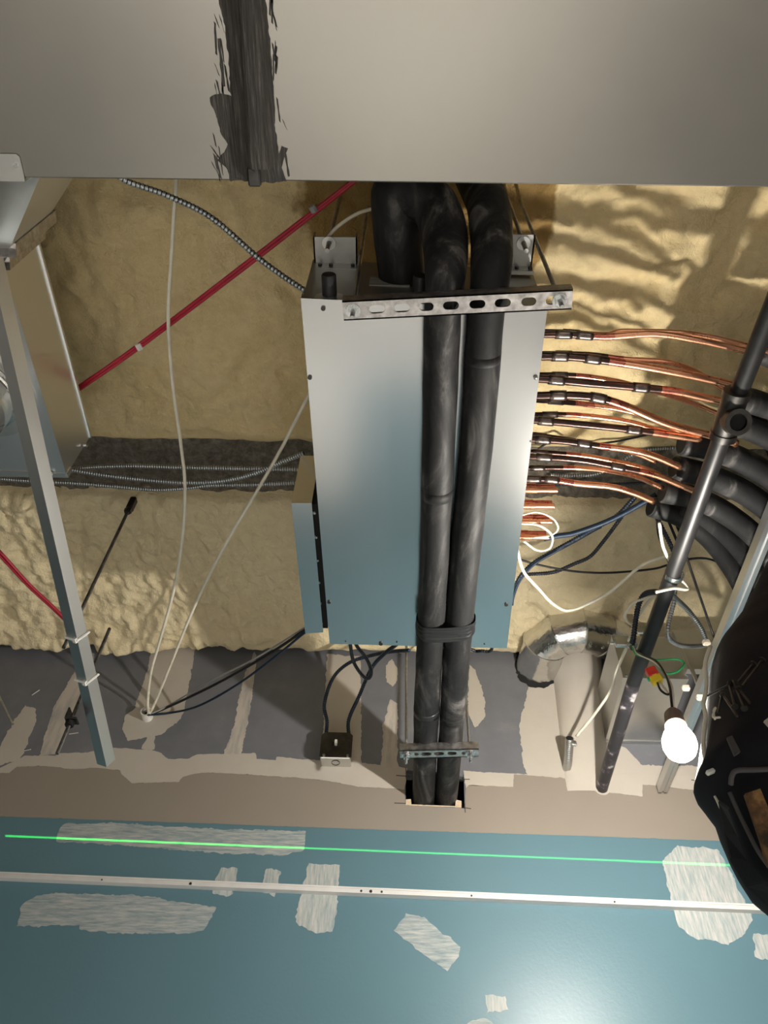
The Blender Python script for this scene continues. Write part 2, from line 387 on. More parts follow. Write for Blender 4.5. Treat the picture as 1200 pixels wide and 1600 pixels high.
for i, (kind, lp) in enumerate([
    ('h', [(103, 1287), (170, 1286), (336, 1296), (478, 1299), (473, 1330), (450, 1336), (362, 1335), (207, 1322), (88, 1315), (93, 1296)]),
    ('h', [(34, 1415), (57, 1400), (103, 1396), (217, 1400), (338, 1418), (318, 1454), (295, 1459), (181, 1459), (124, 1452), (124, 1446), (26, 1448)]),
    ('v', [(346, 1356), (371, 1357), (364, 1397), (357, 1401), (332, 1396), (336, 1374)]),
    ('v', [(416, 1358), (439, 1362), (429, 1402), (406, 1393)]),
    ('v', [(483, 1349), (531, 1352), (526, 1428), (519, 1456), (496, 1459), (465, 1444), (461, 1433)]),
    ('h', [(634, 1427), (663, 1433), (683, 1451), (719, 1480), (717, 1495), (699, 1518), (673, 1500), (615, 1454)]),
    ('v', [(1058, 1321), (1120, 1327), (1138, 1356), (1174, 1433), (1164, 1459), (1138, 1477), (1102, 1467), (1091, 1469), (1061, 1449), (1048, 1407), (1035, 1345)]),
    ('v', [(1177, 1459), (1240, 1464), (1240, 1505), (1179, 1495)]),
    ('v', [(758, 1555), (789, 1557), (794, 1578), (761, 1583)]),
    ('h', [(720, 1608), (735, 1596), (760, 1592), (778, 1608), (778, 1640), (720, 1640)])]):
    layer('filler_patch', [px(*lp)], .0009, M['patch_'+kind], t=.0007, seed=30.+i)
MB().box((wpx(634, 1203)[0]-.02, YW+.10, HOLE[3][1]-.05), (wpx(726, 1203)[0]+.02, YW+.104, HOLE[1][1]+.05)).box((wpx(634, 1203)[0]-.03, YW+.017, HOLE[3][1]-.06), (wpx(634, 1203)[0]-.026, YW+.10, HOLE[1][1]+.06)).build('cavity_shade_panel', M['hole'], wall)  # black panels added behind the pipe hole to paint its inner shade
# torn paper and pencil marks at the pipe opening
b = MB()
for lp in ([(634, 1250), (642, 1249), (643, 1258), (634, 1258)], [(712, 1250), (721, 1252), (721, 1262), (711, 1262)]):
    q = px(*lp); b.sheet([q], lambda u, v, w: (u, YW+.012-w, v), .014)
q = px((640, 1257), (713, 1260), (713, 1261.5), (640, 1258.5)); b.sheet([q], wallfn(0), .0015)
b.build('torn_paper_edge', M['paper'], wall)
b = MB()
for (x0, y0, x1, y1) in ((619, 1212, 650, 1214), (634, 1200, 635, 1218), (714, 1218, 734, 1218), (724, 1211, 725, 1222), (616, 1255, 640, 1256), (724, 1262, 736, 1264), (726, 1256, 727, 1270), (1080, 1219, 1098, 1221), (1088, 1214, 1094, 1228)):
    a = np.array(wpx(x0, y0)); c = np.array(wpx(x1, y1)); d = c-a; nrm = np.array([-d[1], d[0]])/np.linalg.norm(d)*.0012
    b.sheet([[tuple(a-nrm), tuple(c-nrm), tuple(c+nrm), tuple(a+nrm)]], wallfn(.001), .0006)
b.build('pencil_mark', M['pencil'], wall)
struct(MB().box((-4, -4, -.05), (4, 2.0, 0)).build('floor', M['floor']))
struct(MB().box((-4, -4.06, 0), (4, -4, 3.4)).build('wall_back', M['lower_wall']))
struct(MB().box((-4.06, -4, 0), (-4, 2, 3.4)).build('wall_left', M['lower_wall']))
struct(MB().box((4, -4, 0), (4.06, 2, 3.4)).build('wall_right', M['lower_wall']))
struct(MB().box((-4, -4, 3.40), (4, 2, 3.46)).build('ceiling', M['fireproof']))
# suspended ceiling wall angle
ta, tb = at(-500, 1348, Y=YW-.002), at(1700, 1443, Y=YW-.002)
tr = MB().prism(ta, tb, [(-.002, -.009), (.012, -.009), (.012, -.0075), (0, -.0075), (0, .011), (-.002, .011)], (0, 0, 1))
tr = MB()
d = (tb-ta)
tr.v = []; 
for s0, s1, z0, z1, y0, y1 in ((0, 1, -.011, .010, 0, .0015), (0, 1, -.011, -.0095, 0, .02), (0, 1, .008, .0125, 0, .003)):
    tr.add([(p[0], YW-.0005-yy, p[2]+zz) for p in (ta, tb) for yy in (y0, y1) for zz in (z0, z1)], [(0, 1, 3, 2), (4, 6, 7, 5), (0, 4, 5, 1), (2, 3, 7, 6), (0, 2, 6, 4), (1, 5, 7, 3)])
trim = struct(tr.build('trim_1', M['trim']))
b = MB()
for sx, r_ in ((183, .002), (324, .0035), (593, .003), (608, .004), (625, .003), (765, .0025), (986, .0025)):
    t = (sx+500)/2200; p = ta+(tb-ta)*t; b.ring(np.array([p[0], YW-.0025, p[2]+.003]), (0, 1, 0), .0002, r_, .0012, 10)
b.build('screw_hole', M['gun'], trim)

# ceiling deck foam
def foam_sheet(name, x0, x1, y0, y1, zb, step, fn, mat):
    nx = int((x1-x0)/step)+1; ny = int((y1-y0)/step)+1; v = []; f = []
    for j in range(ny):
        for i in range(nx):
            x = x0+(x1-x0)*i/(nx-1); y = y0+(y1-y0)*j/(ny-1); v.append((x, y, zb-fn(x, y)))
    for j in range(ny-1):
        for i in range(nx-1): a = j*nx+i; f.append((a, a+nx, a+nx+1, a+1))
    return struct(link(name, v, f, mat, None, True))
def bumps(x, y, s):
    d = noise.voronoi(Vector((x*s, y*s, s)))[0]
    return max(0, .75-d[0])
Z3 = 3.30
def upper(x, y):
    h = .03+.026*noise.noise(Vector((x*3.2, y*3.2, 1)))+.022*noise.noise(Vector((x*8, y*8, 4)))+.016*noise.noise(Vector((x*20, y*20, 2)))+.006*noise.noise(Vector((x*45, y*45, 6)))
    h += .014*bumps(x+.3*noise.noise(Vector((x*5, y*5, 0))), y, 16)
    if x > .25: h += .010*math.sin(y*34+2*noise.noise(Vector((x*3, y*3, 7))))*min(1, (x-.25)*4)*(.6+.5*noise.noise(Vector((x*4, y*9, 5))))
    ed = 1.150+.012*noise.noise(Vector((x*9, 0, 0)))-y
    if ed < .05: h = h*max(0, ed/.05)**.5 if ed > 0 else -.03
    return h
def lower(x, y):
    k = max(0., min(1., (-.35-x)*2.5))
    h = .026+.014*noise.noise(Vector((x*4, y*4, 11)))+(.010+.008*k)*noise.noise(Vector((x*17, y*17, 3)))+(.006+.006*k)*noise.noise(Vector((x*42, y*42, 5)))+(.013+.012*k)*bumps(x, y, 15+6*k)+(.004+.010*k)*bumps(x, y, 36)
    kk = max(0., min(1., (y-1.80)/.12)); h += kk*(.010+.045*k)*(.4+.9*noise.noise(Vector((x*13, y*13, 8))))+kk*.02*bumps(x, y, 13)
    e0 = y-(1.335+.008*noise.noise(Vector((x*25, 0, 3)))); e1 = 1.985+.010*noise.noise(Vector((x*20, 5, 0)))-y
    for e, w in ((e0, .02), (e1, .03)):
        if e < w: h = h*max(0, e/w)**.5 if e > 0 else -.045
    return h
foam_sheet('ceiling_foam', -1.7, 1.9, .1, 1.17, Z3, .008, upper, M['foam'])
foam_sheet('ceiling_foam_edge', -1.7, 1.9, 1.31, 2.0, Z3, .0075, lower, M['foam_light'])
def fib(x, y): return .012*noise.noise(Vector((x*14, y*14, 0)))+.010*noise.noise(Vector((x*45, y*45, 0)))
foam_sheet('beam', -1.7, 1.9, 1.13, 1.36, Z3+.012, .009, fib, M['fireproof'])

# ------------------------------------------------------------------ overhead supply duct
DZ = 2.665
dy = float(at(600, 285, Z=DZ)[1])
duct = thing('supply_duct', 'wide galvanised supply duct crossing overhead with black sealed seam', 'duct', (0, dy-.35, DZ+.2))
MB().box((-2.2, dy-.95, DZ), (2.2, dy, DZ+.42), b=.002).build('duct_body', M['duct'], duct)
def dpx(pxx, pyy): p = at(pxx, pyy, Z=DZ); return (float(p[0]), float(p[1]))
dfn = lambda off: (lambda u, v, w: (u, v, DZ-off-w))
sm = [(318, -500), (338, -60), (342, 0), (352, 40), (357, 100), (362, 150), (345, 146), (328, 152), (336, 175), (346, 210), (356, 225), (350, 238), (340, 250), (355, 262), (360, 283), (432, 284), (448, 283), (440, 262), (450, 232), (440, 228), (436, 240), (430, 200), (428, 150), (424, 90), (418, 30), (414, 0), (410, -60), (396, -500)]
MB().sheet([rough_loop([dpx(*p) for p in sm], .004, .0022, 3.)], dfn(0), .0012).build('sealant_smear', M['sealant'], duct)
for q in ([(340, 60), (344, 60), (352, 135), (348, 135)], [(444, 240), (447, 238), (453, 275), (450, 276)]):
    MB().sheet([rough_loop([dpx(*p) for p in q], .004, .0015, 4.)], dfn(0), .0008).build('sealant_smear', M['sealant'], duct)
rs = random.Random(11); b = MB()
for k in range(46):
    if k < 26: x0_, y0_ = rs.uniform(326, 358), rs.choice([rs.uniform(20, 140), rs.uniform(150, 215), rs.uniform(225, 262)]); dx_, dy_ = rs.uniform(4, 18), rs.uniform(18, 60)
    else: x0_, y0_ = rs.uniform(416, 446), rs.uniform(-30, 240); x0_ = min(x0_, 418+y0_*.09+6); dx_, dy_ = rs.uniform(-2, 8), rs.uniform(14, 45)
    if k < 26 and y0_ < 140: x0_ = rs.uniform(334, 350); dx_ = rs.uniform(2, 8)
    y1_ = min(284, y0_+dy_); w_ = rs.uniform(.8, 2.4)
    b.sheet([rough_loop([dpx(x0_, y0_), dpx(x0_+w_*1.5, y0_+4), dpx(x0_+dx_+w_, y1_), dpx(x0_+dx_-w_*.3, y1_-3)], .004, .0008, k)], dfn(.0002), .0009)
o_ = b.build('sealant_brush_strokes', M['sealant'], duct); o_['kind'] = 'stuff'
a0, a1 = at(345, -500, Z=DZ), at(400, 262, Z=DZ); b0, b1 = at(392, -120, Z=DZ), at(412, 284, Z=DZ)
MB().prism((a0[0]+.014, a0[1], DZ-.005), (a1[0]+.008, a1[1], DZ-.005), [(-.017, .005), (-.017, -.002), (-.012, -.006), (.004, -.006), (.007, -.003), (.013, -.003), (.017, .005)], (0, 0, 1)).build('drive_cleat', M['sealant'], duct)
c = at(397, 270, Z=DZ-.004)
MB().box((c[0]-.009, c[1]-.008, DZ-.010), (c[0]+.009, dy+.006, DZ), b=.002).ring(np.array([c[0], c[1]-.002, DZ-.011]), (0, 0, 1), .0005, .003, .002, 10).build('cleat_end_tab', M['gun'], duct)
hx = [at(8, 278, Z=DZ), at(38, 240, Z=DZ)]
tabl = [(hx[0][0]-.03, dy+.002), (float(at(40, 280, Z=DZ)[0]), dy+.002), (float(at(33, 250, Z=DZ)[0]), hx[1][1]+.004), (float(at(27, 242, Z=DZ)[0]), hx[1][1]), (hx[0][0]-.03, hx[1][1])]
tb_ = MB().sheet([tabl], dfn(.001), .0025); tb_.box((tabl[0][0], dy+.001, DZ-.004), (tabl[1][0], dy+.004, DZ+.08))
tb_.build('corner_bracket', M['galv'], duct)
cs = at(24, 258, Z=DZ-.004); MB().ring(cs, (0, 0, 1), .0004, .0042, .004, 10).build('screw', M['zinc'], duct)
# dark reflection on the duct painted as film colour; outline and material unused
q = [(812, 286), (822, 236), (850, 222), (880, 212), (905, 228), (960, 236), (1000, 250), (1020, 272), (1030, 288)]
m = NT('dark_reflection_film'); f = m.noise(16, 6, .6, m.obj((1, 2, 1)))
m.set(**{'Base Color': m.ramp(f, [(.35, (.12, .115, .11)), (.7, (.30, .29, .27))]), 'Roughness': .5, 'Metallic': .7}); M['reflection_film'] = m.mat

# ------------------------------------------------------------------ duct box on the left
BZ, TZ = 2.90, 3.065; bx = -.745; by0, by1 = .520, 1.0
pl = thing('duct_plenum', 'galvanised plenum box with a round collar, joined to the overhead duct', 'duct', (-.95, .75, BZ))
MB().box((-1.25, by0, BZ), (bx, by1, TZ), b=.0015).build('plenum_body', M['bright_galv'], pl)
b = MB()
b.box((bx-.002, by0, BZ-.003), (bx+.0025, by1, BZ+.006)).box((bx-.002, by0, TZ-.006), (bx+.0035, by1, TZ+.002))
b.build('edge_seam', M['bright_galv'], pl)
MB().box((-1.25, by1-.012, BZ-.004), (bx-.05, by1+.003, BZ+.022)).box((bx-.05, by1-.008, BZ-.002), (bx+.004, by1+.004, BZ+.025)).build('end_flange', M['galv'], pl)
c = at(78, 741, Z=BZ-.006); MB().ring(c, (0, 0, 1), .0005, .006, .006, 12).build('screw', M['zinc'], pl)
c = at(130, 692, X=bx+.003); MB().ring(c+np.array([.004, .006, 0]), (1, 0, 0), .0005, .005, .008, 12).build('screw', M['zinc'], pl)
# transition up to the duct
xr = float(at(60, 284, Z=DZ+.01)[0])
b = MB()
s0 = [(-1.25, by0, BZ), (bx, by0, BZ), (bx, by0, TZ), (-1.25, by0, TZ)]
s1 = [(-1.2, dy+.003, DZ+.02), (xr, dy+.003, DZ+.02), (xr, dy+.003, DZ+.3), (-1.2, dy+.003, DZ+.3)]
b.add(s0+s1, [(0, 1, 5, 4), (1, 2, 6, 5), (2, 3, 7, 6), (3, 0, 4, 7)]).build('transition', M['galv'], pl)
for t in (.04, .22):
    q = [np.array(s0[i])*(1-t)+np.array(s1[i])*t for i in range(4)]
    b = MB()
    cen = sum(q)/4
    def grow(k, dd): return [cen+(p-cen)*k+np.array([0, dd, dd*-.6]) for p in q]
    v = grow(1.0, -.012)+grow(1.05, -.010)+grow(1.05, .010)+grow(1.0, .012); f = []
    for L in range(3):
        for i in range(4): f.append((L*4+i, L*4+(i+1) % 4, L*4+4+(i+1) % 4, L*4+4+i))
    b.add(v, f).build('transverse_flange', M['old_galv'], pl)
cc = at(-26, 612, Z=BZ)
MB().ring(cc+np.array([0, 0, -.002]), (0, 0, 1), .075, .108, .003, 40).build('collar_flange', M['galv'], pl)
col_ = MB().tube([cc+np.array([0, 0, -.001]), cc+np.array([0, 0, -.02]), cc+np.array([0, 0, -.021]), cc+np.array([0, 0, -.026]), cc+np.array([0, 0, -.027]), cc+np.array([0, 0, -.075])], lambda t: .079 if .3 < t < .7 else .074, 40, caps=False)
smooth_cyl(col_.build('round_collar', M['elbow'], pl))
for sx, sy in ((45, 603), (14, 655), (30, 560)):
    MB().ring(at(sx, sy, Z=BZ-.005), (0, 0, 1), .0005, .005, .005, 10).build('screw', M['zinc'], pl)

# ------------------------------------------------------------------ strut, rods and ties on the left
zdeck = 3.27
ra = at(204, 790, Z=3.24); rb = at(108, 1133, Z=2.59)
def z_on(p, py):
    best = None
    for k in range(900):
        z = 2.2+k*.00125; w = np.array([p[0], p[1], z])-CC; y = 800-F_PX*(w@CU)/(w@CF)
        if best is None or abs(y-py) < best[0]: best = (abs(y-py), z)
    return best[1]
za = z_on(ra, 988); zb2 = z_on(rb, 1054)
pa = np.array([ra[0], ra[1], za]); pb = np.array([rb[0], rb[1], zb2])
# the bar passes beside both rods
bar0 = at(150, 1130, Y=pb[1]+.09); 
bar1 = at(-40, 300, Z=2.80)
be = at(166, 1190, Y=pb[1]+.14)
bdir = None
lst = thing('metal_stud', 'long galvanised bar sloping down across the left foam to the grey drywall', 'bar', tuple(be))
top = at(12, 520, Z=2.83); top = top+(top-be)*.35
sd = .0150
bd_ = (be-top)/np.linalg.norm(be-top); vw = CC-(be+top)/2; vw = vw-bd_*(vw@bd_); vw /= np.linalg.norm(vw)
sx_ = np.cross(bd_, vw); ang_ = math.radians(50); UPB = -(vw*math.cos(ang_)+sx_*math.sin(ang_))
b = MB().prism(top, be, [(-sd, -sd), (sd, -sd), (sd, sd), (sd-.003, sd), (sd-.003, -sd+.003), (-sd+.003, -sd+.003), (-sd+.003, sd), (-sd, sd)], UPB)
b.build('channel', M['bright_galv'], lst)
b = MB(); c = be+(top-be)*.045; dd = (top-be)/np.linalg.norm(top-be)
b.prism(c, c+dd*.03, [(sd, -.006), (sd+.001, -.006), (sd+.001, .006), (sd, .006)], UPB); b.build('punched_slot', M['hole'], lst)
def threaded(name, p0, p1, r, mat, label, cat='threaded rod', group=None, pitch=.004):
    P = resample([p0, p1], pitch/2)
    n = len(P)-1
    o = MB().tube(P, lambda t: r*(1.0 if int(round(t*n)) % 2 else .86), 8).build(name, mat)
    return tag(o, label, cat, group)
zb_a = z_on(ra, 1012); zb_b = z_on(rb, 1178); zt_b = z_on(rb, 982)
t1 = threaded('threaded_rod', (ra[0], ra[1], zdeck), (ra[0], ra[1], zb_a), .0047, M['dark_rod'], 'dark threaded rod dropping from the foam edge to the sloping bar')
WL[t1.name] = np.array(t1.location)
b = MB().box((ra[0]-.009, ra[1]-.008, 3.225), (ra[0]+.009, ra[1]+.014, 3.275), b=.003).tube([(ra[0], ra[1], 3.222), (ra[0], ra[1], 3.21)], .011, 6)
b.build('beam_clamp', M['gun'], t1)
t2 = threaded('threaded_rod', (rb[0], rb[1], zt_b), (rb[0], rb[1], zb_b), .0047, M['dark_rod'], 'short threaded rod tied to the sloping bar, nut near its lower end')
WL[t2.name] = np.array(t2.location)
b = MB().tube([(rb[0], rb[1], 2.588), (rb[0], rb[1], 2.600)], .0105, 6); b.build('nut', M['gun'], t2)
b = MB().box((rb[0]-.013, rb[1]-.012, 2.601), (rb[0]+.016, rb[1]+.014, 2.606), b=.002).box((rb[0]-.013, rb[1]-.012, 2.606), (rb[0]-.010, rb[1]+.014, 2.632)); b.build('hanger_tab', M['gun'], t2)
dbar = (be-top)/np.linalg.norm(be-top)
def bar_pt(py):
    best = None
    for k in range(2000):
        p = top+(be-top)*k/2000; w = p-CC; y = 800-F_PX*(w@CU)/(w@CF)
        if best is None or abs(y-py) < best[0]: best = (abs(y-py), p)
    return best[1]
for py, lab, rodp in ((992, 'white cable tie binding the long dark rod to the bar', ra), (1058, 'white cable tie binding the short rod to the bar', rb)):
    c = bar_pt(py); s_ = np.cross(dbar, UPB); s_ /= np.linalg.norm(s_); u_ = np.cross(s_, dbar)
    lp = []
    for k in range(25):
        a = 2*math.pi*k/24; w_ = sd*1.32; ca, sa = math.cos(a), math.sin(a); e_ = max(abs(ca), abs(sa))
        lp.append(c+s_*w_*ca/e_*.9+u_*w_*sa/e_*.9)
    t = thing('cable_tie', lab, 'cable tie', tuple(c))
    MB().tube(lp, .003, 6).build('tie_band', M['white_plastic'], t)
    hd = c+s_*sd*1.2-np.array([0, .0, 0])
    MB().obox(c+u_*(-sd*1.25)+s_*sd*.8, (.005, .004, .006), (s_, u_, dbar), b=.001).build('tie_head', M['white_plastic'], t)
threaded('threaded_rod', at(-25, 1040, Y=1.93), at(20, 1132, Y=1.97), .004, M['rod'], 'short steel rod end at the far left edge above a beige patch')
for p0, p1, lab in (((50, 1086), (62, 1078), 'tiny white pin in the grey drywall, uppermost of three at left'), ((108, 1147), (122, 1145), 'tiny white pin in the grey drywall beside the rod nut'), ((38, 1173), (48, 1171), 'tiny white pin in the grey drywall at its lower left edge')):
    tag(MB().tube(yl(YW-.0005, YW-.012, [p0, p1]), .0014, 8).build('wall_pin', M['white_plastic']), lab, 'pin', 'white pins in the drywall')

# ------------------------------------------------------------------ cables
def cable(name, pts, r, mat, label, cat='cable', group=None, per=10, seg=8):
    o = MB().tube(spline(pts, per), r, seg).build(name, mat, None, True)
    return tag(o, label, cat, group)
def armoured(pts, r, mats, label, group=None, pitch=.0065, name='armoured_cable', parent=None):
    P = resample(spline(pts, 12), pitch/4); n = len(P)-1
    o = MB().tube(P, lambda t: r*(1.0 if int(round(t*n)) % 4 in (1, 2) else .80), 10, mfun=lambda t: 0 if int(round(t*n)) % 4 in (0, 1, 2) else 1).build(name, mats, None, True)
    return tag(o, label, 'armoured cable', group)
ASB = [M['armour'], M['groove_blue']]
AR, AD, AB = [M['armour'], M['groove']], [M['armour_dark'], M['groove']], [M['armour_dark'], M['groove_blue']]
armoured(zs((170, 262, 3.0), (198, 283, 3.0), (260, 305, 3.0), (330, 340, 3.0), (400, 400, 3.0), (440, 430, 3.0), (478, 455, 3.0)), .0065, AR, 'armoured steel cable curving from the overhead duct to the big cabinet', pitch=.008)
armoured(zl(3.22, 3.20, [(90, 738), (130, 731), (200, 728), (280, 730), (380, 732), (480, 733)]), .0062, AR, 'uppermost armoured cable running along the grey beam')
armoured(zl(3.205, 3.19, [(90, 730), (118, 735), (160, 742), (220, 749), (290, 754), (350, 751), (400, 739), (440, 722), (475, 708)]), .0066, ASB, 'blue-grey armoured cable rising across the grey beam')
armoured(zl(3.215, 3.205, [(-30, 746), (0, 748), (60, 752), (120, 755), (180, 760), (240, 765), (290, 763), (330, 758), (400, 757), (480, 753)]), .0062, ASB, 'lowest armoured cable running along the grey beam')
cable('white_cable', zl(3.12, 3.02, [(276, 260), (275, 290), (272, 330), (268, 400), (263, 500), (270, 600), (282, 690), (289, 760), (285, 840), (272, 920), (250, 1000), (236, 1050), (231, 1095)])+[at(232, 1116, Y=1.955)], .0042, M['white_cable'], 'white cable hanging from the overhead duct down to the wall sleeve')
cable('white_cable', zl(3.06, 3.02, [(500, 585), (480, 622), (440, 700), (400, 770), (350, 855), (305, 945), (270, 1030), (252, 1075), (240, 1103)])+[at(233, 1116, Y=1.955)], .0042, M['white_cable'], 'white cable slanting from behind the cabinet to the wall sleeve')
for off, lab in ((0, 'upper red cable of the pair crossing the foam diagonally'), (5, 'lower red cable of the pair crossing the foam diagonally')):
    cable('red_cable', zl(3.12, 3.10, [(580+off, 258), (540+off, 291), (400+off*.8, 399+off*.6), (215+off*.5, 540+off*.7), (116, 609+off), (60, 648+off), (20, 680+off)]), .0042, M['red'], lab)
tag(MB().tube(zl(3.108, 3.108, [(215, 537), (220, 546)]), .0078, 10).build('cable_tie', M['white_plastic']), 'small white tie around the diagonal red cables', 'cable tie')
tag(MB().tube(zl(3.11, 3.11, [(487, 322), (492, 331)]), .0078, 10).build('cable_tie', M['grey_cable']), 'small grey tie on the red cables near the overhead duct', 'cable tie')
for off, lab in ((0, 'upper red cable of the pair at the left edge'), (6, 'lower red cable of the pair at the left edge')):
    cable('red_cable', zl(3.08, 3.0, [(-30, 830+off), (0, 862+off), (45, 912+off*.7), (85, 950+off*.5), (106, 973+off*.3), (118, 1000)]), .0042, M['red'], lab)
# sleeve in the wall with the cables entering it
sc_ = at(231, 1122, Y=YW)
sl = thing('cable_sleeve', 'short white sleeve in the grey drywall holding several cables', 'sleeve', tuple(sc_))
smooth_cyl(MB().ring(sc_+np.array([0, -.018, 0]), (0, 1, 0), .013, .0165, .036, 24).build('sleeve_tube', M['white_plastic'], sl))
MB().ring(sc_+np.array([0, -.012, 0]), (0, 1, 0), .0002, .0128, .004, 20).build('sleeve_opening', M['hole'], sl)
zin = [at(232, 1117, Y=1.955)]
# ------------------------------------------------------------------ branch cabinet
HB = 2.785
q00, q10, q01, q11 = at(470, 466, Z=HB), at(855, 484, Z=HB), at(515, 1006, Z=HB), at(792, 1013, Z=HB)
cx0 = (q00[0]+q01[0])/2; cx1 = (q10[0]+q11[0])/2; cy0 = (q00[1]+q10[1])/2; cy1 = (q01[1]+q11[1])/2
HT = float(at(487, 408, Y=cy0)[2])
cab = thing('branch_cabinet', 'large pale steel cabinet hung under the foam with two black pipes below', 'cabinet', ((cx0+cx1)/2, (cy0+cy1)/2, HB))
def cab_lerp(u, v): return q00*(1-u)*(1-v)+q10*u*(1-v)+q01*(1-u)*v+q11*u*v
def hexa(b, bot, z0, z1):
    v = [(p[0], p[1], z) for z in (z0, z1) for p in bot]
    b.add(v, [(0, 3, 2, 1), (4, 5, 6, 7), (0, 1, 5, 4), (1, 2, 6, 5), (2, 3, 7, 6), (3, 0, 4, 7)])
bot = [q00, q10, q11, q01]
cen = sum(bot)/4
b = MB(); hexa(b, [cen+(p-cen)*.992 for p in bot], HB+.003, HT); b.build('cabinet_body', M['box_end'], cab)
b = MB(); hexa(b, bot, HB, HB+.0022)
for (i, j) in ((0, 3), (1, 2)):
    p, r_ = bot[i], bot[j]; s = -1 if i == 0 else 1
    b.add([(p[0], p[1], HB), (r_[0], r_[1], HB), (r_[0], r_[1], HB+.03), (p[0], p[1], HB+.03), (p[0]-s*.001, p[1], HB), (r_[0]-s*.001, r_[1], HB), (r_[0]-s*.001, r_[1], HB+.03), (p[0]-s*.001, p[1], HB+.03)], [(0, 1, 2, 3), (4, 7, 6, 5)])
b.build('bottom_cover', M['box'], cab)
def dot(parent, pxx, pyy, r_, z, mat, name='screw', h=.003):
    p = at(pxx, pyy, Z=z); return MB().ring(p, (0, 0, 1), .0002, r_, h, 12).build(name, mat, parent)
for sx, sy in ((484, 590), (837, 590), (514, 941), (791, 945), (595, 1006), (505, 482)): dot(cab, sx, sy, .0042 if sy < 1000 else .005, HB-.0015, M['gun'])
for sx, sy in ((540, 1002), (620, 1003), (757, 1006), (829, 690)): dot(cab, sx, sy, .0018, HB-.0008, M['gun'], 'rivet_hole', .0015)
dot(cab, 838, 591, .0018, HB-.0032, M['zinc'])
# end face: knobs, access recess and stickers
def efx(pxx, pyy, dy_=0.0): return at(pxx, pyy, Y=cy0-dy_)
for kx, ky in ((517, 455), (655, 447)):
    p = efx(kx, ky); 
    rc = [(p[0]-.026, HB+.001), (p[0]+.026, HB+.001), (p[0]+.024, HB+.025), (p[0]+.014, HB+.032), (p[0]-.014, HB+.032), (p[0]-.024, HB+.025)]
    MB().sheet([rc], lambda u, v, w: (u, cy0+.003-w-.006, v), .002).build('access_cover', M['galv'], cab)
    p = np.array([p[0], cy0, HB+.024])
    smooth_cyl(MB().tube([p+np.array([0, .0, 0]), p+np.array([0, -.010, .0]), p+np.array([0, -.0101, 0]), p+np.array([0, -.040, 0]), p+np.array([0, -.042, 0])], lambda t: .013 if t < .95 else .0115, 20).build('drain_stub', M['knob'], cab))
for (x0, x1, y0, y1) in ((503, 540, 433, 447), (577, 640, 434, 446)):
    a = efx(x0, y1); c = efx(x1, y0); MB().box((a[0], cy0-.0012, a[2]), (c[0], cy0+.004, c[2])).build('sticker', M['label'], cab)
# hanging brackets
for (x0, x1, y0, y1, wx, wy) in ((491, 558, 371, 412, 514, 380), (806, 837, 367, 410, 818, 380)):
    bz = HT-.018
    a, c = at(x0, y1, Z=bz), at(x1, y0, Z=bz)
    if x0 > 700: a = at(790, y1, Z=bz)
    br = MB().box((min(a[0], c[0]), c[1], bz), (max(a[0], c[0]), cy0+.004, bz+.003)).box((min(a[0], c[0]), cy0-.003, bz-.028), (max(a[0], c[0]), cy0+.004, bz))
    br.box((min(a[0], c[0]), c[1], bz), (min(a[0], c[0])+.003, cy0+.004, bz+.026)).box((max(a[0], c[0])-.003, c[1], bz), (max(a[0], c[0]), cy0+.004, bz+.026))
    bo = br.build('hanging_bracket', M['box_end'], cab)
    wp = at(wx, wy, Z=bz-.002)
    MB().ring(wp, (0, 0, 1), .005, .013, .003, 20).build('washer', M['galv'], bo)
    for kk in (.15, .4, .9): MB().ring(np.array([a[0]+(c[0]-a[0])*kk, cy0-.005, bz-.014]), (0, 1, 0), .0003, .004, .004, 10).build('bracket_screw', M['gun'], bo)
    threaded('threaded_rod', (wp[0], wp[1], zdeck), (wp[0], wp[1], bz-.045), .0045, M['rod'], 'steel rod through the cabinet bracket beside the %s' % ('curved white lead' if x0 < 700 else 'right black pipe elbow'), 'threaded rod', 'rods holding up the cabinet')
# electrical box on the left flank
e0, e1 = at(455, 786, Z=HB+.01), at(487, 786, Z=HB+.01); e2, e3 = at(477, 990, Z=HB+.01), at(505, 988, Z=HB+.01)
et = float(at(466, 712, Y=e0[1])[2])
b = MB(); v = [(p[0], p[1], z) for z in (HB+.01, et) for p in (e0, e1, e3, e2)]
b.add(v, [(0, 3, 2, 1), (4, 5, 6, 7), (0, 1, 5, 4), (1, 2, 6, 5), (2, 3, 7, 6), (3, 0, 4, 7)])
eb = b.build('electrical_box', M['box'], cab)
MB().box((e1[0]-.002, e0[1]+.01, HB+.02), (cx0+.004, e2[1]-.01, HT-.03)).build('mounting_gap', M['hole'], eb)
for yy in np.linspace(e0[1]+.03, e2[1]-.03, 6): MB().ring(np.array([e1[0]+.004, yy, HB+.016]), (0, 0, 1), .0003, .0032, .004, 8).build('screw', M['zinc'], eb)
kp = zl(2.90, 3.02, [(490, 972), (474, 982), (400, 1028), (330, 1064), (262, 1103)])+zin
cable('grey_cable', kp, .0026, M['grey_cable'], 'thin grey cable, topmost of three from cabinet to wall sleeve')
cable('black_cable', zl(2.90, 3.02, [(490, 974), (474, 986), (420, 1022), (350, 1062), (290, 1092), (250, 1110)])+zin, .0040, M['black_cable'], 'black cable, middle of three from cabinet to wall sleeve')
cable('blue_cable', zl(2.90, 3.015, [(490, 978), (474, 990), (430, 1026), (370, 1070), (310, 1103), (265, 1114)])+zin, .0034, M['blue_cable'], 'blue cable, lowest of three from cabinet to wall sleeve')
cable('white_lead', zl(3.07, HT-.01, [(600, 318), (590, 324), (560, 333), (530, 352), (512, 372), (510, 385)]), .0036, M['white_cable'], 'short white lead curving over the cabinet bracket')

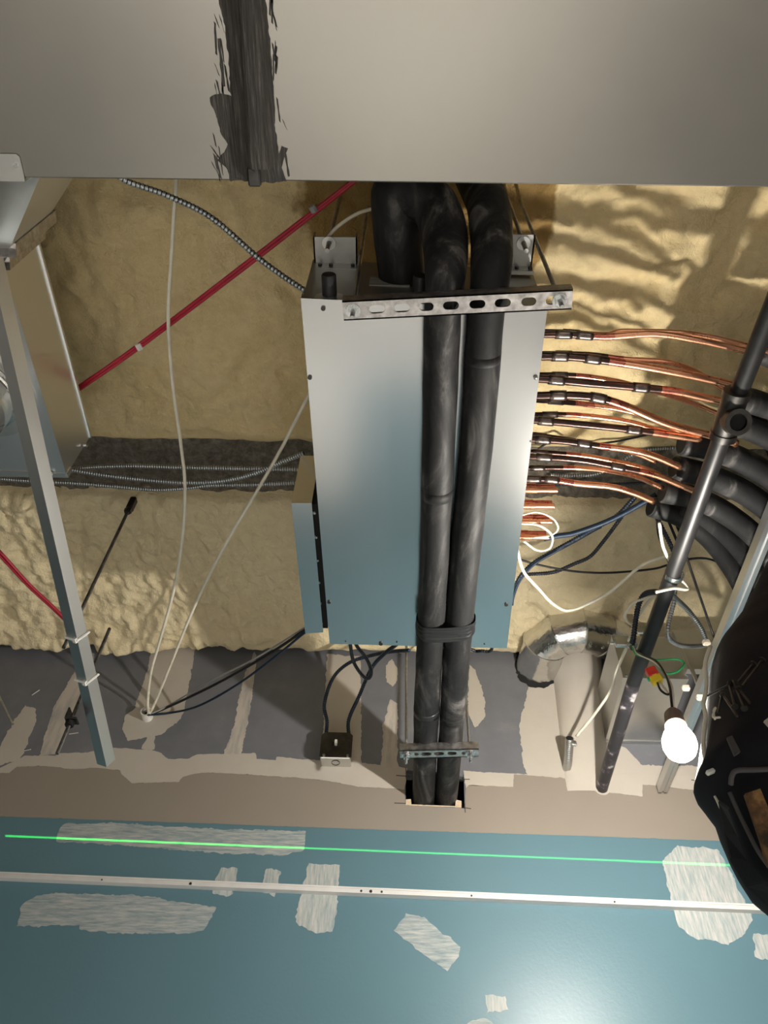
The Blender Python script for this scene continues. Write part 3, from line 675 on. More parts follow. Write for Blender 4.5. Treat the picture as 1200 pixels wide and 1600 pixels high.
# ------------------------------------------------------------------ insulated pipes under the cabinet
PZ = 2.752; PR = .0325
lf = [at(664, 1400, Z=PZ), at(662, 1250, Z=PZ), at(667, 1100, Z=PZ), at(677, 920, Z=PZ), at(685, 700, Z=PZ), at(691, 500, Z=PZ), at(693, 470, Z=PZ)]
lf[0] = lf[1]+(lf[1]-lf[2])/np.linalg.norm(lf[1]-lf[2])*.12
rt = [None, at(697, 1250, Z=PZ), at(708, 1100, Z=PZ), at(722, 920, Z=PZ), at(744, 700, Z=PZ), at(758, 500, Z=PZ), at(762, 470, Z=PZ)]
rt[0] = rt[1]+(rt[1]-rt[2])/np.linalg.norm(rt[1]-rt[2])*.12
lu = [at(696, 425, Z=PZ+.012), at(695, 375, Z=PZ+.075), at(680, 325, Z=PZ+.13), at(640, 300, Z=PZ+.155), at(618, 310, Z=PZ+.16), np.array([at(630, 420, Z=PZ+.15)[0], at(630, 420, Z=PZ+.15)[1], PZ+.16])]
lu[-1][1] = cy0+.02
ru = [at(767, 425, Z=PZ+.012), at(768, 375, Z=PZ+.075), at(762, 320, Z=PZ+.15), at(745, 285, Z=PZ+.25), at(735, 265, Z=PZ+.34)]
def pipe(name, pts, label, name_k, bump_seed):
    P = resample(spline(pts, 14), .008); n = len(P)
    def rad(t):
        p = P[int(round(t*(n-1)))]; k = PR+.0014*noise.noise(Vector((p[0]*14+bump_seed, p[1]*14, p[2]*14)))
        if p[1] < .50 or p[2] > PZ+.02: k += .0045*min(1, max((.50-p[1])*14, (p[2]-PZ-.02)*14))
        if name_k == 'L' and t > .80: k += .007*min(1, (t-.80)*9)
        return k
    o = MB().tube(P, rad, 24).build(name, M['insul'], None, True); tag(o, label, 'pipe'); return o
pL = pipe('insulated_pipe', lf+lu, 'left black insulated pipe under the cabinet, elbow bending left at its top', 'L', 1.)
pR = pipe('insulated_pipe', rt+ru, 'right black insulated pipe under the cabinet, elbow bending straight up', 'R', 5.)
for o_, pts, ys in ((pL, lf, (765, 1112)), (pR, rt, (560, 1120))):
    WL[o_.name] = np.array(o_.location)
    for y_ in ys:
        P = spline(pts, 20); best = min(P, key=lambda p: abs(800-F_PX*((p-CC)@CU)/((p-CC)@CF)-y_)); i = [k for k, p in enumerate(P) if p is best][0]
        d = P[min(i+1, len(P)-1)]-P[i-1]; d /= np.linalg.norm(d); w = .012
        MB().tube([best-d*w, best-d*w*.97, best+d*w*.97, best+d*w], lambda t: PR+(.0012 if y_ == 1112 else .0004) if .1 < t < .9 else PR-.0006, 24, caps=False).build('seam_tape', M['tape'] if y_ == 1112 else M['insul'], o_, True)
# tape wrapped round both
c0, c1 = at(674, 975, Z=PZ), at(718, 975, Z=PZ); w_ = (c1-c0); hw = np.linalg.norm(w_)/2; mid = (c0+c1)/2; ex = w_/np.linalg.norm(w_)
b = MB(); NN = 44; rows = []
for k, yy in enumerate(np.linspace(-.024, .024, 13)):
    row = []
    for i in range(NN):
        a = 2*math.pi*i/NN; cs_, sn = math.cos(a), math.sin(a); rr = PR+.003+.0016*math.sin(k*2.1)+.002*noise.noise(Vector((a*1.5, yy*90, 2)))
        p = mid+ex*(math.copysign(hw, cs_)*min(1, abs(cs_)*2.2)+rr*cs_)+np.array([0, 0, rr*sn])+np.array([0, yy+.006*sn*cs_, 0]); row.append(p)
    rows.append(row)
v = [p for r_ in rows for p in r_]; f = [(k*NN+i, k*NN+(i+1) % NN, (k+1)*NN+(i+1) % NN, (k+1)*NN+i) for k in range(12) for i in range(NN)]
tag(b.add(v, f).build('tape_wrap', M['tape'], None, True), 'black tape band binding the two insulated pipes together', 'tape')
# strut hangers
def strut_hanger(pxa, pxb, zc, width, slots, bolts, label, rodlab, ztop, group):
    a, b_ = at(*pxa, Z=zc), at(*pxb, Z=zc); d = b_-a; L = np.linalg.norm(d); d /= L; sd_ = np.cross(d, (0, 0, 1.)); sd_ /= np.linalg.norm(sd_)
    t = thing('strut_hanger', label, 'hanger', tuple((a+b_)/2))
    outer = [(0, -width/2), (L, -width/2), (L, width/2), (0, width/2)]; holes = []
    for (s, e_) in slots:
        h = width*.21; c0, c1 = s*L+h, e_*L-h; lp = []
        for k in range(7): an = math.pi/2+math.pi*k/6; lp.append((c0+h*math.cos(an), h*math.sin(an)))
        for k in range(7): an = -math.pi/2+math.pi*k/6; lp.append((c1+h*math.cos(an), h*math.sin(an)))
        holes.append(lp)
    mb = MB().sheet([outer]+holes, lambda u, v, w: a+d*u+sd_*v+np.array([0, 0, -w]), .0025)
    for s in (-1, 1):
        mb.obox((a+b_)/2+sd_*s*(width/2-.00125)+np.array([0, 0, .009]), (L/2, .00125, .0115), (d, sd_, np.array([0, 0, 1.])))
    mb.build('slotted_channel', M['old_galv'], t)
    for u in bolts:
        p = a+d*u*L
        bo = thing('threaded_rod', rodlab % ('right' if u > .5 else 'left'), 'threaded rod', (p[0], p[1], zc), group)
        P = resample([(p[0], p[1], zc-.03), (p[0], p[1], ztop)], .002); n = len(P)-1
        MB().tube(P, lambda q: .0040*(1 if int(round(q*n)) % 2 else .86), 8).build('rod', M['rod'], bo)
        MB().ring(np.array([p[0], p[1], zc-.004]), (0, 0, 1), .0045, width*.36, .0025, 24).build('washer', M['zinc'], bo)
        MB().tube([(p[0], p[1], zc-.005), (p[0], p[1], zc-.014)], .0085, 6).build('nut', M['zinc'], bo)
    return t
strut_hanger((536, 485), (894, 467), 2.705, .034, [(.115, .185), (.225, .295), (.335, .40), (.44, .51), (.555, .625), (.665, .735), (.78, .845), (.885, .95)], (.045, .945), 'slotted steel strut under the pipes at the near end of the cabinet', '%s rod of the near strut under the pipes', zdeck, 'rods of the near strut')
strut_hanger((625, 1178), (748, 1175), 2.705, .034, [(.18, .24), (.27, .40), (.43, .56), (.60, .72), (.78, .83)], (.08, .89), 'small zinc strut under the pipes close to the wall opening', '%s rod of the small strut near the wall opening', 3.26, 'rods of the small strut')

# ------------------------------------------------------------------ copper tubes
CZ = 2.865
def z5(*pts): return [(780+p[0]*.35, 480+p[1]*.35) for p in pts]
ORD = ['first', 'second', 'third', 'fourth', 'fifth', 'sixth', 'seventh', 'eighth', 'ninth']
copper = [
 (0, 'thin', .0048, .22, [(210, 110), (330, 114), (480, 124), (560, 108), (850, 118), (1100, 170), (1260, 215)]),
 (0, 'thick', .0056, .25, [(210, 122), (330, 124), (480, 132), (700, 120), (900, 150), (1060, 185), (1180, 215)]),
 (1, 'thin', .0048, .35, [(200, 208), (400, 212), (560, 232), (750, 246), (880, 290), (1030, 385)]),
 (1, 'thick', .0068, .33, [(200, 220), (320, 222), (480, 240), (700, 275), (950, 325), (1100, 365)]),
 (2, 'thin', .0048, .22, [(185, 302), (350, 306), (500, 326), (640, 360), (800, 405), (1000, 485)]),
 (2, 'thick', .0068, .62, [(185, 320), (400, 340), (600, 356), (780, 375), (900, 400), (1060, 435)]),
 (3, 'thick', .0072, .36, [(175, 396), (320, 394), (440, 405), (560, 440), (750, 520), (950, 575), (1060, 608)]),
 (3, 'thin', .0050, .25, [(175, 415), (400, 435), (600, 470), (780, 540), (950, 645)]),
 (4, 'thin', .0048, .25, [(165, 480), (350, 482), (560, 508), (700, 545), (860, 585)]),
 (4, 'thick', .0065, .72, [(160, 505), (400, 527), (600, 548), (760, 570), (900, 590)]),
 (5, 'thin', .0046, .40, [(150, 570), (300, 590), (420, 612), (600, 650), (700, 690)]),
 (5, 'thick', .0062, .45, [(150, 590), (300, 600), (450, 620), (600, 640), (700, 668), (810, 715)]),
 (6, 'thin', .0046, .30, [(140, 645), (350, 660), (500, 685), (650, 720), (760, 770)]),
 (6, 'thick', .0060, .62, [(140, 668), (350, 682), (500, 708), (680, 745), (800, 790), (890, 830)]),
 (7, 'thin', .0048, .30, [(130, 718), (350, 718), (500, 732), (620, 760), (730, 808)]),
 (8, 'thick', .0060, .30, [(125, 768), (230, 770), (350, 788), (500, 802), (600, 830), (690, 868)])]
last = {}
for i, (row, kind, r_, ch, pts) in enumerate(copper):
    zz = CZ+(.045 if kind == 'thin' else 0)
    P3 = [at(*p, Z=zz) for p in z5(*pts)]
    P3 = [np.array([cx1-.012, P3[0][1]+.002, zz])]+P3 if P3[0][0] > cx1 else [P3[0]-np.array([.07, 0, 0])]+P3
    r_ *= 1.15
    P = resample(spline(P3, 12), .008)
    single = row >= 7
    lab = '%s copper tube in the %s row down the right side of the cabinet' % (kind, ORD[row])
    t = MB().tube(P, r_, 12, mfun=lambda q: 1 if q < ch else (2 if q < ch+.08 else 0)).build('copper_tube', [M['copper'], M['charred'], M['red_tint']], None, True)
    tag(t, lab, 'copper tube', 'copper tubes from the cabinet'); WL[t.name] = np.array(t.location)
    n = len(P)
    for u in ((.14, ch*.85) if kind == 'thick' else (.17,)):
        k = max(2, int(n*u)); seg_ = P[k-2:k+3]
        MB().tube(seg_, r_*1.25, 12).build('brazed_joint', M['joint'], t, True)
# capped stubs
for k, (y0, y1, xe) in enumerate(((800, 817, 262), (872, 888, 248), (935, 957, 236), (1008, 1027, 222))):
    for j, yy in enumerate((y0, y1)):
        xs = 120-k*8
        p0, p1 = at(780+xs*.35, 480+yy*.35, Z=CZ+.012*(1-j)), at(780+(xe-(12 if j == 0 else 0))*.35, 480+yy*.35, Z=CZ+.012*(1-j)); p0 = p0-np.array([.05, 0, 0])
        d = (p1-p0); P = [p0+d*t for t in (0, .62, .621, .66, .661, .985, 1)]
        rr = .0062 if j else .005
        smooth_cyl(MB().tube(P, lambda t: rr*(1.25 if t < .2 else (1.0 if t < .9 else .6)), 12, mfun=lambda q: 0 if q < .6 else 0).build('capped_stub', M['copper'] if j else M['red_tint'], cab))

# ------------------------------------------------------------------ black insulation on the copper tubes
ins = [
 ([(1188, 548), (1215, 560), (1290, 590)], .024),
 ([(1152, 622), (1190, 632), (1300, 668)], .026),
 ([(1128, 660), (1170, 668), (1215, 690), (1300, 745)], .027),
 ([(1066, 692), (1110, 700), (1165, 722), (1220, 755), (1300, 815)], .027),
 ([(1054, 730), (1100, 742), (1155, 765), (1210, 805), (1280, 880)], .027),
 ([(1036, 768), (1085, 778), (1140, 806), (1190, 850), (1240, 925)], .026),
 ([(1060, 790), (1100, 812), (1150, 855), (1185, 905), (1215, 985)], .026),
 ([(1018, 792), (1060, 806), (1105, 838), (1145, 890), (1168, 940), (1180, 1010)], .024)]
for i, (pts, r_) in enumerate(ins):
    zz = [2.93, 2.925, 2.92, 2.925, 2.915, 2.91, 2.935, 2.93][i]
    q_ = [at(*p, Z=zz) for p in pts]; e_ = q_[-1]+(q_[-1]-q_[-2])*1.2; e_[1] = min(e_[1], 1.93)
    P = resample(spline(q_+[e_], 12), .01); n = len(P)
    o = MB().tube(P, lambda t: r_*(1+.04*noise.noise(Vector((t*9, i, 0)))), 20).build('insulation_sleeve', M['insul'], None, True)
    tag(o, 'black foam insulation sleeve on copper tubes, %s counting down from the duct' % ['first', 'second', 'third', 'fourth', 'fifth', 'sixth', 'seventh', 'last and most curved'][i], 'pipe insulation', 'black insulation sleeves at the right'); WL[o.name] = np.array(o.location)
    MB().tube([P[0]-(P[1]-P[0])*.25, P[0]], r_*.86, 16).build('sleeve_end', M['hole'], o)

# ------------------------------------------------------------------ sprinkler pipe with tee
SZ = 2.80; SR = .0172
s_end = at(938, 1238, Y=YW+.02); SZ = float(s_end[2])
s_tee0, s_tee1 = at(1127, 690, Z=SZ), at(1152, 612, Z=SZ); s_mid = at(990, 1066, Z=SZ); s_top = at(1245, 395, Z=SZ); s_tc = at(1138, 655, Z=SZ)
dp = (s_end-s_top)/np.linalg.norm(s_end-s_top)
sp = thing('sprinkler_pipe', 'black iron sprinkler pipe running from the duct to the wall, with a tee', 'pipe', tuple(s_tc))
s_top = s_top-dp*max(0, (s_top[1]-.31)/dp[1])
smooth_cyl(MB().tube([s_top, s_tc], SR*.98, 24).build('upper_pipe', M['black_pipe'], sp))
smooth_cyl(MB().tube([s_tc, s_mid], SR, 24).build('lower_pipe', M['black_pipe'], sp))
smooth_cyl(MB().tube(resample([s_mid, s_end], .02), SR, 24).build('paint_splashed_end', M['splashed'], sp))
dt = (s_tee0-s_tee1)/np.linalg.norm(s_tee0-s_tee1)
tl = [s_tc-dt*.062, s_tc-dt*.061, s_tc-dt*.047, s_tc-dt*.046, s_tc+dt*.028, s_tc+dt*.029, s_tc+dt*.043, s_tc+dt*.044]
te = smooth_cyl(MB().tube(tl, lambda t: .0255 if (.1 < t < .35 or .65 < t < .9) else .0235, 24).build('tee_fitting', M['gun'], sp))
td = at(1150, 660, Z=SZ-.05)-s_tc
td = td/np.linalg.norm(td)
tc2 = at(1151, 659, Z=SZ-.032)
ax = (tc2-s_tc)/np.linalg.norm(tc2-s_tc)
smooth_cyl(MB().tube([s_tc, s_tc+ax*.02, tc2-ax*.003], .0215, 24).ring(tc2, ax, .0165, .0255, .016, 28).build('tee_outlet', M['gun'], te))
MB().ring(tc2-ax*.002, ax, .0002, .0166, .004, 20).build('tee_bore', M['hole'], te)
cl = at(1053, 899, Z=SZ)
smooth_cyl(MB().ring(cl, dp, SR*.99, SR+.004, .012, 24).build('pipe_band', M['zinc'], sp))
b = MB(); b.ring(np.array([s_end[0], YW-.002, s_end[2]]), (0, 1, 0), SR, SR+.006, .002, 18).build('torn_paper_edge', M['mud'], sp)

# ------------------------------------------------------------------ pale strut at the right
z_s = 2.775
r0, r1 = at(1265, 660, Z=z_s), at(1034, 1232, Z=z_s)
rd_ = (r0-r1)/np.linalg.norm(r0-r1); r0 = r0+rd_*max(0, (.31-r0[1])/rd_[1])
stt = thing('metal_strut', 'pale galvanised channel strut behind the lit lamp, sloping beside the black bag', 'strut', tuple(r1))
w = .0125
MB().prism(r0, r1, [(-w, -w), (-.003, -w), (-.003, -w+.004), (.003, -w+.004), (.003, -w), (w, -w), (w, w), (-w, w)], (0, 0, 1)).build('channel', M['bright_galv'], stt)
for sx, sy in ((1104, 1004), (1094, 1090), (1072, 1075)):
    p = at(sx, sy, Z=z_s-.024); MB().obox(p, (.009, .007, .007), np.eye(3), 0, .003).build('rubber_bung', M['tan'], stt)

# ------------------------------------------------------------------ metal duct box and elbow at the wall
fb = at(944, 1160, Y=YW); Zb = float(fb[2]); nb = at(975, 1059, Z=Zb); Xl = float((fb[0]+nb[0])/2); Yn = float(nb[1]); Zt = float(at(956, 993, Y=Yn)[2])
Xr = float(at(1075, 1062, Z=Zb)[0])
db = thing('wall_duct_box', 'square sheet metal duct box on the wall above the lit lamp', 'duct', ((Xl+Xr)/2, (Yn+YW)/2, Zb))
MB().box((Xl, Yn, Zb), (Xr, YW-.002, Zt), b=.001).build('box_shell', M['galv'], db)
MB().box((Xl-.002, Yn-.003, Zb), (Xl+.022, Yn+.002, Zt)).build('corner_flange', M['galv'], db)
MB().box((Xl-.003, Yn-.004, Zb-.003), (Xr, Yn+.014, Zb+.010)).build('edge_flange', M['galv'], db)
MB().box((Xl-.003, YW-.014, Zb-.003), (Xr, YW-.001, Zb+.003)).build('wall_flange', M['galv'], db)
for sx, sy in ((961, 998), (979, 1054)): MB().ring(at(sx, sy, Y=Yn-.005), (0, 1, 0), .0005, .0045, .004, 10).build('screw', M['zinc'], db)
MB().box((Xr-.002, Yn-.02, Zb+.02), (Xr+.19, Yn+.002, Zt+.01), b=.001).build('side_panel', M['galv'], db)
MB().obox(at(1079, 1040, Y=Yn-.04), (.004, .004, .085), np.eye(3)).build('hanger_strap', M['galv'], db)
er = .071
ez = float(at(841, 1030, Y=1.96)[2])
ec = [at(975, 1008, Z=ez), at(942, 992, Z=ez), at(908, 984, Z=ez), at(874, 990, Z=ez), at(851, 1006, Z=ez)]
ec.append(np.array([ec[-1][0]-.012, YW+.03, ez-.005]))
el = thing('duct_elbow', 'round galvanised duct elbow turning from the metal box into the wall', 'duct', tuple(ec[2]))
rows = []
full = MB().tube(ec, er, 36, caps=False)
for i in range(len(ec)-1):
    v = full.v[i*36:(i+2)*36]; mid_ = [v[j]+(v[36+j]-v[j])*t for t in (0, .05, .95, 1) for j in range(36)]
    cen0 = sum(v[:36])/36; cen1 = sum(v[36:])/36
    v = [p+(p-(cen0 if k < 72 else cen1))/er*(.0012 if (k//36) in (0, 3) else 0) for k, p in enumerate(mid_)]
    smooth_cyl(MB().add(v, [(r_*36+j, r_*36+(j+1) % 36, (r_+1)*36+(j+1) % 36, (r_+1)*36+j) for r_ in range(3) for j in range(36)]).build('elbow_gore', M['elbow'], el))
    if i > 0:
        d = ec[i+1]-ec[i-1]; d /= np.linalg.norm(d); smooth_cyl(MB().ring(ec[i], d, er-.001, er+.0035, .004, 40).build('crimped_bead', M['elbow'], el))
for sx, sy in ((950, 1004), (942, 1012)): MB().ring(at(sx, sy, Y=Yn+.03), (0, 1, .5), .0005, .004, .006, 10).build('screw', M['zinc'], el)
# torn opening around the elbow and plaster chase below
q = [wpx(*p) for p in ((806, 1028), (806, 1052), (815, 1066), (828, 1074), (850, 1076), (870, 1066), (880, 1050), (880, 1010), (806, 1010))]
MB().sheet([rough_loop(q, .008, .006, 9.)], wallfn(.0012), .001).build('elbow_opening', M['hole'], wall)
b = MB(); nz, na = 26, 24; v = []; f = []
tl_, tr_, bl_, br_ = wpx(862, 1040), wpx(938, 1040), wpx(884, 1236), wpx(952, 1236)
for k in range(nz+1):
    t = k/nz; xa = tl_[0]*(1-t)+bl_[0]*t; xb = tr_[0]*(1-t)+br_[0]*t; z = tl_[1]*(1-t)+bl_[1]*t; dep = .085*(1-.93*t)
    for i in range(na+1):
        u = i/na; prof = (math.sin(math.pi*min(1, u*1.0))**.55) if u < .5 else max(0, 1-max(0, (u-.80)/.2)**2)**.5
        v.append((xa+(xb-xa)*u, YW+.001-dep*prof, z))
for k in range(nz):
    for i in range(na): a = k*(na+1)+i; f.append((a, a+1, a+na+2, a+na+1))
f.append(tuple(range(na+1)))
struct(b.add(v, f).build('drywall_chase', M['mud'], None, True), 'plastered bulge in the wall under the round duct elbow', 'wall')
# flexible conduit stub
fs0 = at(888, 1188, Y=YW-.035); fs1 = at(890, 1154, Y=YW-.10)
P = resample([fs0+np.array([0, .05, -.01]), fs0, fs1], .0022); n = len(P)-1
fx = MB().tube(P, lambda t: .0125*(1 if int(round(t*n)) % 3 else .86), 16).build('flexible_conduit', M['galv'], None, True); tag(fx, 'cut stub of flexible metal conduit poking out of the plastered bulge', 'conduit'); WL[fx.name] = np.array(fx.location)
dfx = (fs1-fs0)/np.linalg.norm(fs1-fs0); MB().ring(fs1+dfx*.001, dfx, .0002, .0105, .003, 16).build('conduit_opening', M['hole'], fx)
MB().obox(fs1-dfx*.012+np.array([.012, 0, -.004]), (.008, .006, .008), np.eye(3), 0, .002).build('clamp_screw', M['zinc'], fx)

# ------------------------------------------------------------------ lamp hanging on its wires
BX = np.array(BULB)
lamp = thing('light_bulb', 'lit pendant light bulb hanging on loose wires, the bright lamp', 'lamp', BULB)
bz0 = at(1055, 1131, Y=1.235); axb = (bz0-BX)/np.linalg.norm(bz0-BX)
prof = [(-.034, .002), (-.033, .010), (-.028, .020), (-.018, .0275), (-.004, .0315), (.010, .031), (.024, .027), (.038, .0205), (.048, .016), (.056, .014)]
P = [BX+axb*a for a, _ in prof]
def interp_r(t): return np.interp(t*(len(prof)-1), range(len(prof)), [r for _, r in prof])
bo = MB().tube(P, interp_r, 28).build('glass_bulb', M['bulb'], lamp, True)
MB().tube([BX+axb*a for a in (-.012, -.011, -.008, -.003, .003, .008, .011, .012)], lambda t: np.interp(t*7, range(8), [.001, .005, .009, .0118, .0118, .009, .005, .001]), 16).build('filament', M['core'], bo, True)
s0_ = BX+axb*.048
smooth_cyl(MB().tube([s0_, s0_+axb*.004, s0_+axb*.010, s0_+axb*.040, s0_+axb*.050, s0_+axb*.055], lambda t: np.interp(t*5, range(6), [.019, .021, .0195, .0175, .012, .006]), 24).build('lamp_socket', plain('brown_rubber_socket', (.10, .065, .05), .55), lamp))
stop = s0_+axb*.053
fit = at(988, 1008, Y=1.43)
def lead(nm, pts, r_, mat): return MB().tube(spline(pts, 10), r_, 8).build(nm, mat, lamp, True)
lead('black_lead', [fit]+yl(1.42, 1.26, [(994, 1017), (1004, 1023), (1025, 1033), (1039, 1053), (1046, 1072)])+[at(1048, 1086, Y=1.24), stop], .0026, M['black_cable'])
lead('white_lead', [fit]+yl(1.415, 1.25, [(995, 1020), (1006, 1026), (1022, 1034), (1036, 1047), (1047, 1066), (1051, 1082)])+[stop+np.array([.004, 0, .004])], .0026, M['white_cable'])
lead('green_lead', [fit]+yl(1.42, 1.36, [(992, 1020), (1004, 1026), (1025, 1031), (1056, 1030), (1069, 1036), (1062, 1047), (1050, 1052), (1039, 1051), (1030, 1042)]), .0024, M['green'])
wc = thing('wire_connector', 'red and yellow lever wire connector dangling beside the lamp wires', 'connector', tuple(at(1021, 1056, Y=1.28)))
ca, cb = at(1016, 1047, Y=1.28), at(1028, 1066, Y=1.28); d = (cb-ca)/np.linalg.norm(cb-ca); s_ = np.cross(d, CF); s_ /= np.linalg.norm(s_); u_ = np.cross(s_, d)
MB().obox(ca+d*.008, (.0115, .011, .009), (d, s_, u_), 0, .002).build('red_lever', M['red_plastic'], wc)
MB().obox(ca+d*.027, (.0085, .012, .008), (d, s_, u_), 0, .0015).obox(ca+d*.010+u_*.0-s_*.0-CF*.010, (.004, .005, .002), (d, s_, u_), 0, .0008).build('yellow_body', M['yellow'], wc)
MB().obox(ca+d*.020-s_*.012, (.004, .004, .004), (d, s_, u_), 0, .001).build('green_end', M['green'], wc)
lead('connector_loop', yl(1.28, 1.25, [(1027, 1066), (1032, 1078), (1042, 1085), (1048, 1083)]), .0024, M['black_cable'])
lead('connector_loop', yl(1.28, 1.25, [(1030, 1065), (1038, 1075), (1046, 1086), (1050, 1088)]), .0024, M['white_cable'])
# fitting with clamps
ft = thing('conduit_fitting', 'small steel cable connector where the lamp wires leave the armoured cable', 'fitting', tuple(fit))
MB().ring(fit, (.35, -.3, -.9), .006, .012, .010, 18).build('locknut', M['zinc'], ft)
MB().obox(fit+np.array([-.022, .01, .012]), (.016, .006, .008), np.eye(3), 0, .002).build('clamp', M['galv'], ft)
MB().tube([fit+np.array([-.05, .01, .014]), fit+np.array([-.02, .01, .014])], .003, 8).build('clamp_screw', M['zinc'], ft)
MB().obox(at(985, 968, Y=1.47), (.010, .004, .018), np.eye(3), 0, .002).build('mounting_ear', M['galv'], ft)
tag(MB().obox(at(1002, 985, Y=1.50), (.012, .004, .010), np.eye(3), 0, .001).build('metal_clip', M['bright_galv']), 'small bright metal clip behind the dark armoured cable', 'clip')

# ------------------------------------------------------------------ cables on the right
def zz7(*p): return [(800+a*.2167, 740+b*.2167) for a, b in p]
def zz6(*p): return [(780+a*.35, 820+b*.35) for a, b in p]
cable('blue_cable', zl(2.96, 2.93, zz7((1040, 150), (960, 200), (800, 290), (650, 360), (450, 430), (330, 450), (230, 470))), .0065, M['blue_cable'], 'thick dark blue cable running from the black sleeves to the capped stubs')
armoured(zl(3.05, 2.95, zz7((900, 150), (760, 300), (590, 400), (300, 560), (150, 650), (50, 760), (5, 880), (-10, 950))), .0060, AB, 'armoured cable with a blue side curving behind the cabinet edge')
cable('blue_cable', zl(3.045, 2.945, zz7((640, 385), (590, 410), (450, 490), (300, 570), (150, 662), (55, 775), (12, 880), (0, 950))), .0036, M['blue_cable'], 'thin blue cable following the armoured cable to the cabinet edge')
armoured(zl(3.10, 3.08, zz7((900, 160), (850, 220), (770, 340), (650, 500), (560, 600), (450, 650), (300, 710), (130, 725), (60, 730))), .0055, AD, 'black armoured cable curving low across the light foam')
cable('black_cable', zl(3.0, 2.96, zz7((20, 610), (200, 660), (450, 705), (700, 715), (1000, 690), (1120, 660))+[(1075, 874), (1105, 873), (1135, 884)]), .0028, M['black_cable'], 'thin black cable crossing the light foam behind the sprinkler pipe')
cable('white_cable', zl(2.93, 2.93, zz6((70, 60), (80, 110), (110, 210), (175, 285), (230, 345), (285, 380), (320, 381), (370, 365), (480, 310), (560, 245), (640, 180), (745, 140), (800, 150))), .0040, M['white_cable'], 'white cable sagging from the cabinet above the round elbow')
cable('white_cable', zl(2.84, 2.74, zz6((715, -10), (730, 90), (760, 160), (790, 220), (840, 285), (780, 283), (700, 300))), .0036, M['white_cable'], 'white cable kinked over the front of the sprinkler pipe')
armoured(zl(2.95, 2.90, zz6((705, -30), (735, 30), (765, 90), (790, 150))), .0058, AD, 'short black armoured cable hanging below the black sleeves')
cable('grey_cable', zl(2.95, 2.86, zz6((705, -40), (712, 40), (735, 110), (760, 170))), .0036, M['black_cable'], 'dark cable beside the short black armoured cable')
cable('black_cable', zl(2.95, 2.90, [(1042, 808), (1052, 832), (1062, 856)]), .0032, M['black_cable'], 'black cable looping below the sleeves, left one of two')
cable('black_cable', zl(2.95, 2.90, [(1054, 812), (1062, 832), (1070, 850)]), .0032, M['black_cable'], 'black cable looping below the sleeves, right one of two')
cable('black_rod', zl(2.98, 2.86, [(1068, 852), (1076, 880), (1112, 985), (1118, 1000)]), .0032, M['dark_rod'], 'thin dark rod slanting down behind the pale strut', 'rod', per=4)
armoured(yl(1.30, 1.48, zz6((765, 310), (800, 340), (850, 390), (900, 460), (925, 525))), .0068, AR, 'armoured steel cable from the sprinkler pipe to the pale strut')
armoured(yl(1.31, 1.48, zz6((785, 290), (778, 350), (765, 400), (752, 470), (765, 515), (820, 540), (900, 540), (930, 532))), .0062, [M['armour'], M['armour']], 'grey flexible conduit making a U bend beside the sprinkler pipe')
armoured(yl(1.26, 1.43, zz6((720, 300), (685, 300), (650, 310), (625, 350), (610, 420), (600, 500), (592, 535))), .0072, AD, 'dark armoured cable dropping to the lamp wire connector')
cable('white_cable', yl(1.28, 1.43, zz6((740, 270), (715, 295), (660, 350), (620, 410), (585, 480))), .0036, M['white_cable'], 'white cable running straight to the lamp wire connector')
cable('white_cable', yl(1.29, 1.44, zz6((735, 300), (660, 325), (600, 350), (565, 395), (570, 430), (600, 450))), .0036, M['white_cable'], 'white cable looping left above the lamp wire connector')
cable('white_cable', yl(1.43, 1.90, zz6((585, 500), (570, 545), (525, 650), (500, 735), (430, 840), (345, 945))), .0042, M['white_cable'], 'white cable from the connector down to the flexible conduit stub')
cable('white_lead', zl(2.87, 2.86, zz6((85, 940), (150, 922))[:0]+z5((95, 930), (170, 915), (240, 945), (262, 990), (225, 1020), (150, 1030))), .0022, M['white_cable'], 'thin white lead looped around the capped stubs, upper loop', per=12)
cable('white_lead', zl(2.85, 2.85, z5((95, 965), (180, 975), (235, 1020), (225, 1075), (170, 1085), (110, 1045))), .0026, M['white_cable'], 'thin white lead looped around the capped stubs, lower loop', per=12)
cable('black_cable', zl(3.22, 3.27, [(800, 735), (860, 690), (900, 696), (960, 690), (1045, 672)]), .0030, M['black_cable'], 'thin black cable in the shadow behind the copper tubes')
armoured(zl(3.285, 3.285, [(860, 742), (900, 743), (940, 738), (1000, 706), (1060, 699)]), .0048, AR, 'armoured cable lying on the beam behind the copper tubes')
armoured(zl(3.28, 3.28, [(800, 756), (860, 757), (930, 757), (1000, 755), (1050, 750)]), .0048, AD, 'dark armoured cable lying on the beam below the copper tubes')

# ------------------------------------------------------------------ switch box on the wall
a = at(503, 1144, Y=YW-.05); c = at(549, 1184, Y=YW-.05)
x0, x1, z1, z0 = a[0], c[0], a[2], c[2]
sw = thing('switch_box', 'square metal switch box on the grey drywall with a white toggle', 'switch', ((x0+x1)/2, YW, (z0+z1)/2))
MB().box((x0+.002, YW-.047, z0), (x1-.002, YW-.001, z1), b=.003).build('box_body', M['galv'], sw)
ch = .010
MB().sheet([[(x0, z0+.002), (x1, z0+.002), (x1, z1-ch), (x1-ch, z1), (x0+ch, z1), (x0, z1-ch)]], lambda u, v, w_: (u, YW-.047-w_, v), .004).build('cover_plate', M['gun'], sw)
tg = at(525, 1161, Y=YW-.055); MB().obox(tg, (.004, .010, .007), np.eye(3), 0, .0015).build('toggle', M['white_plastic'], sw)
MB().obox(tg+np.array([-.004, .004, 0]), (.007, .001, .007), np.eye(3)).build('toggle_slot', M['hole'], sw)
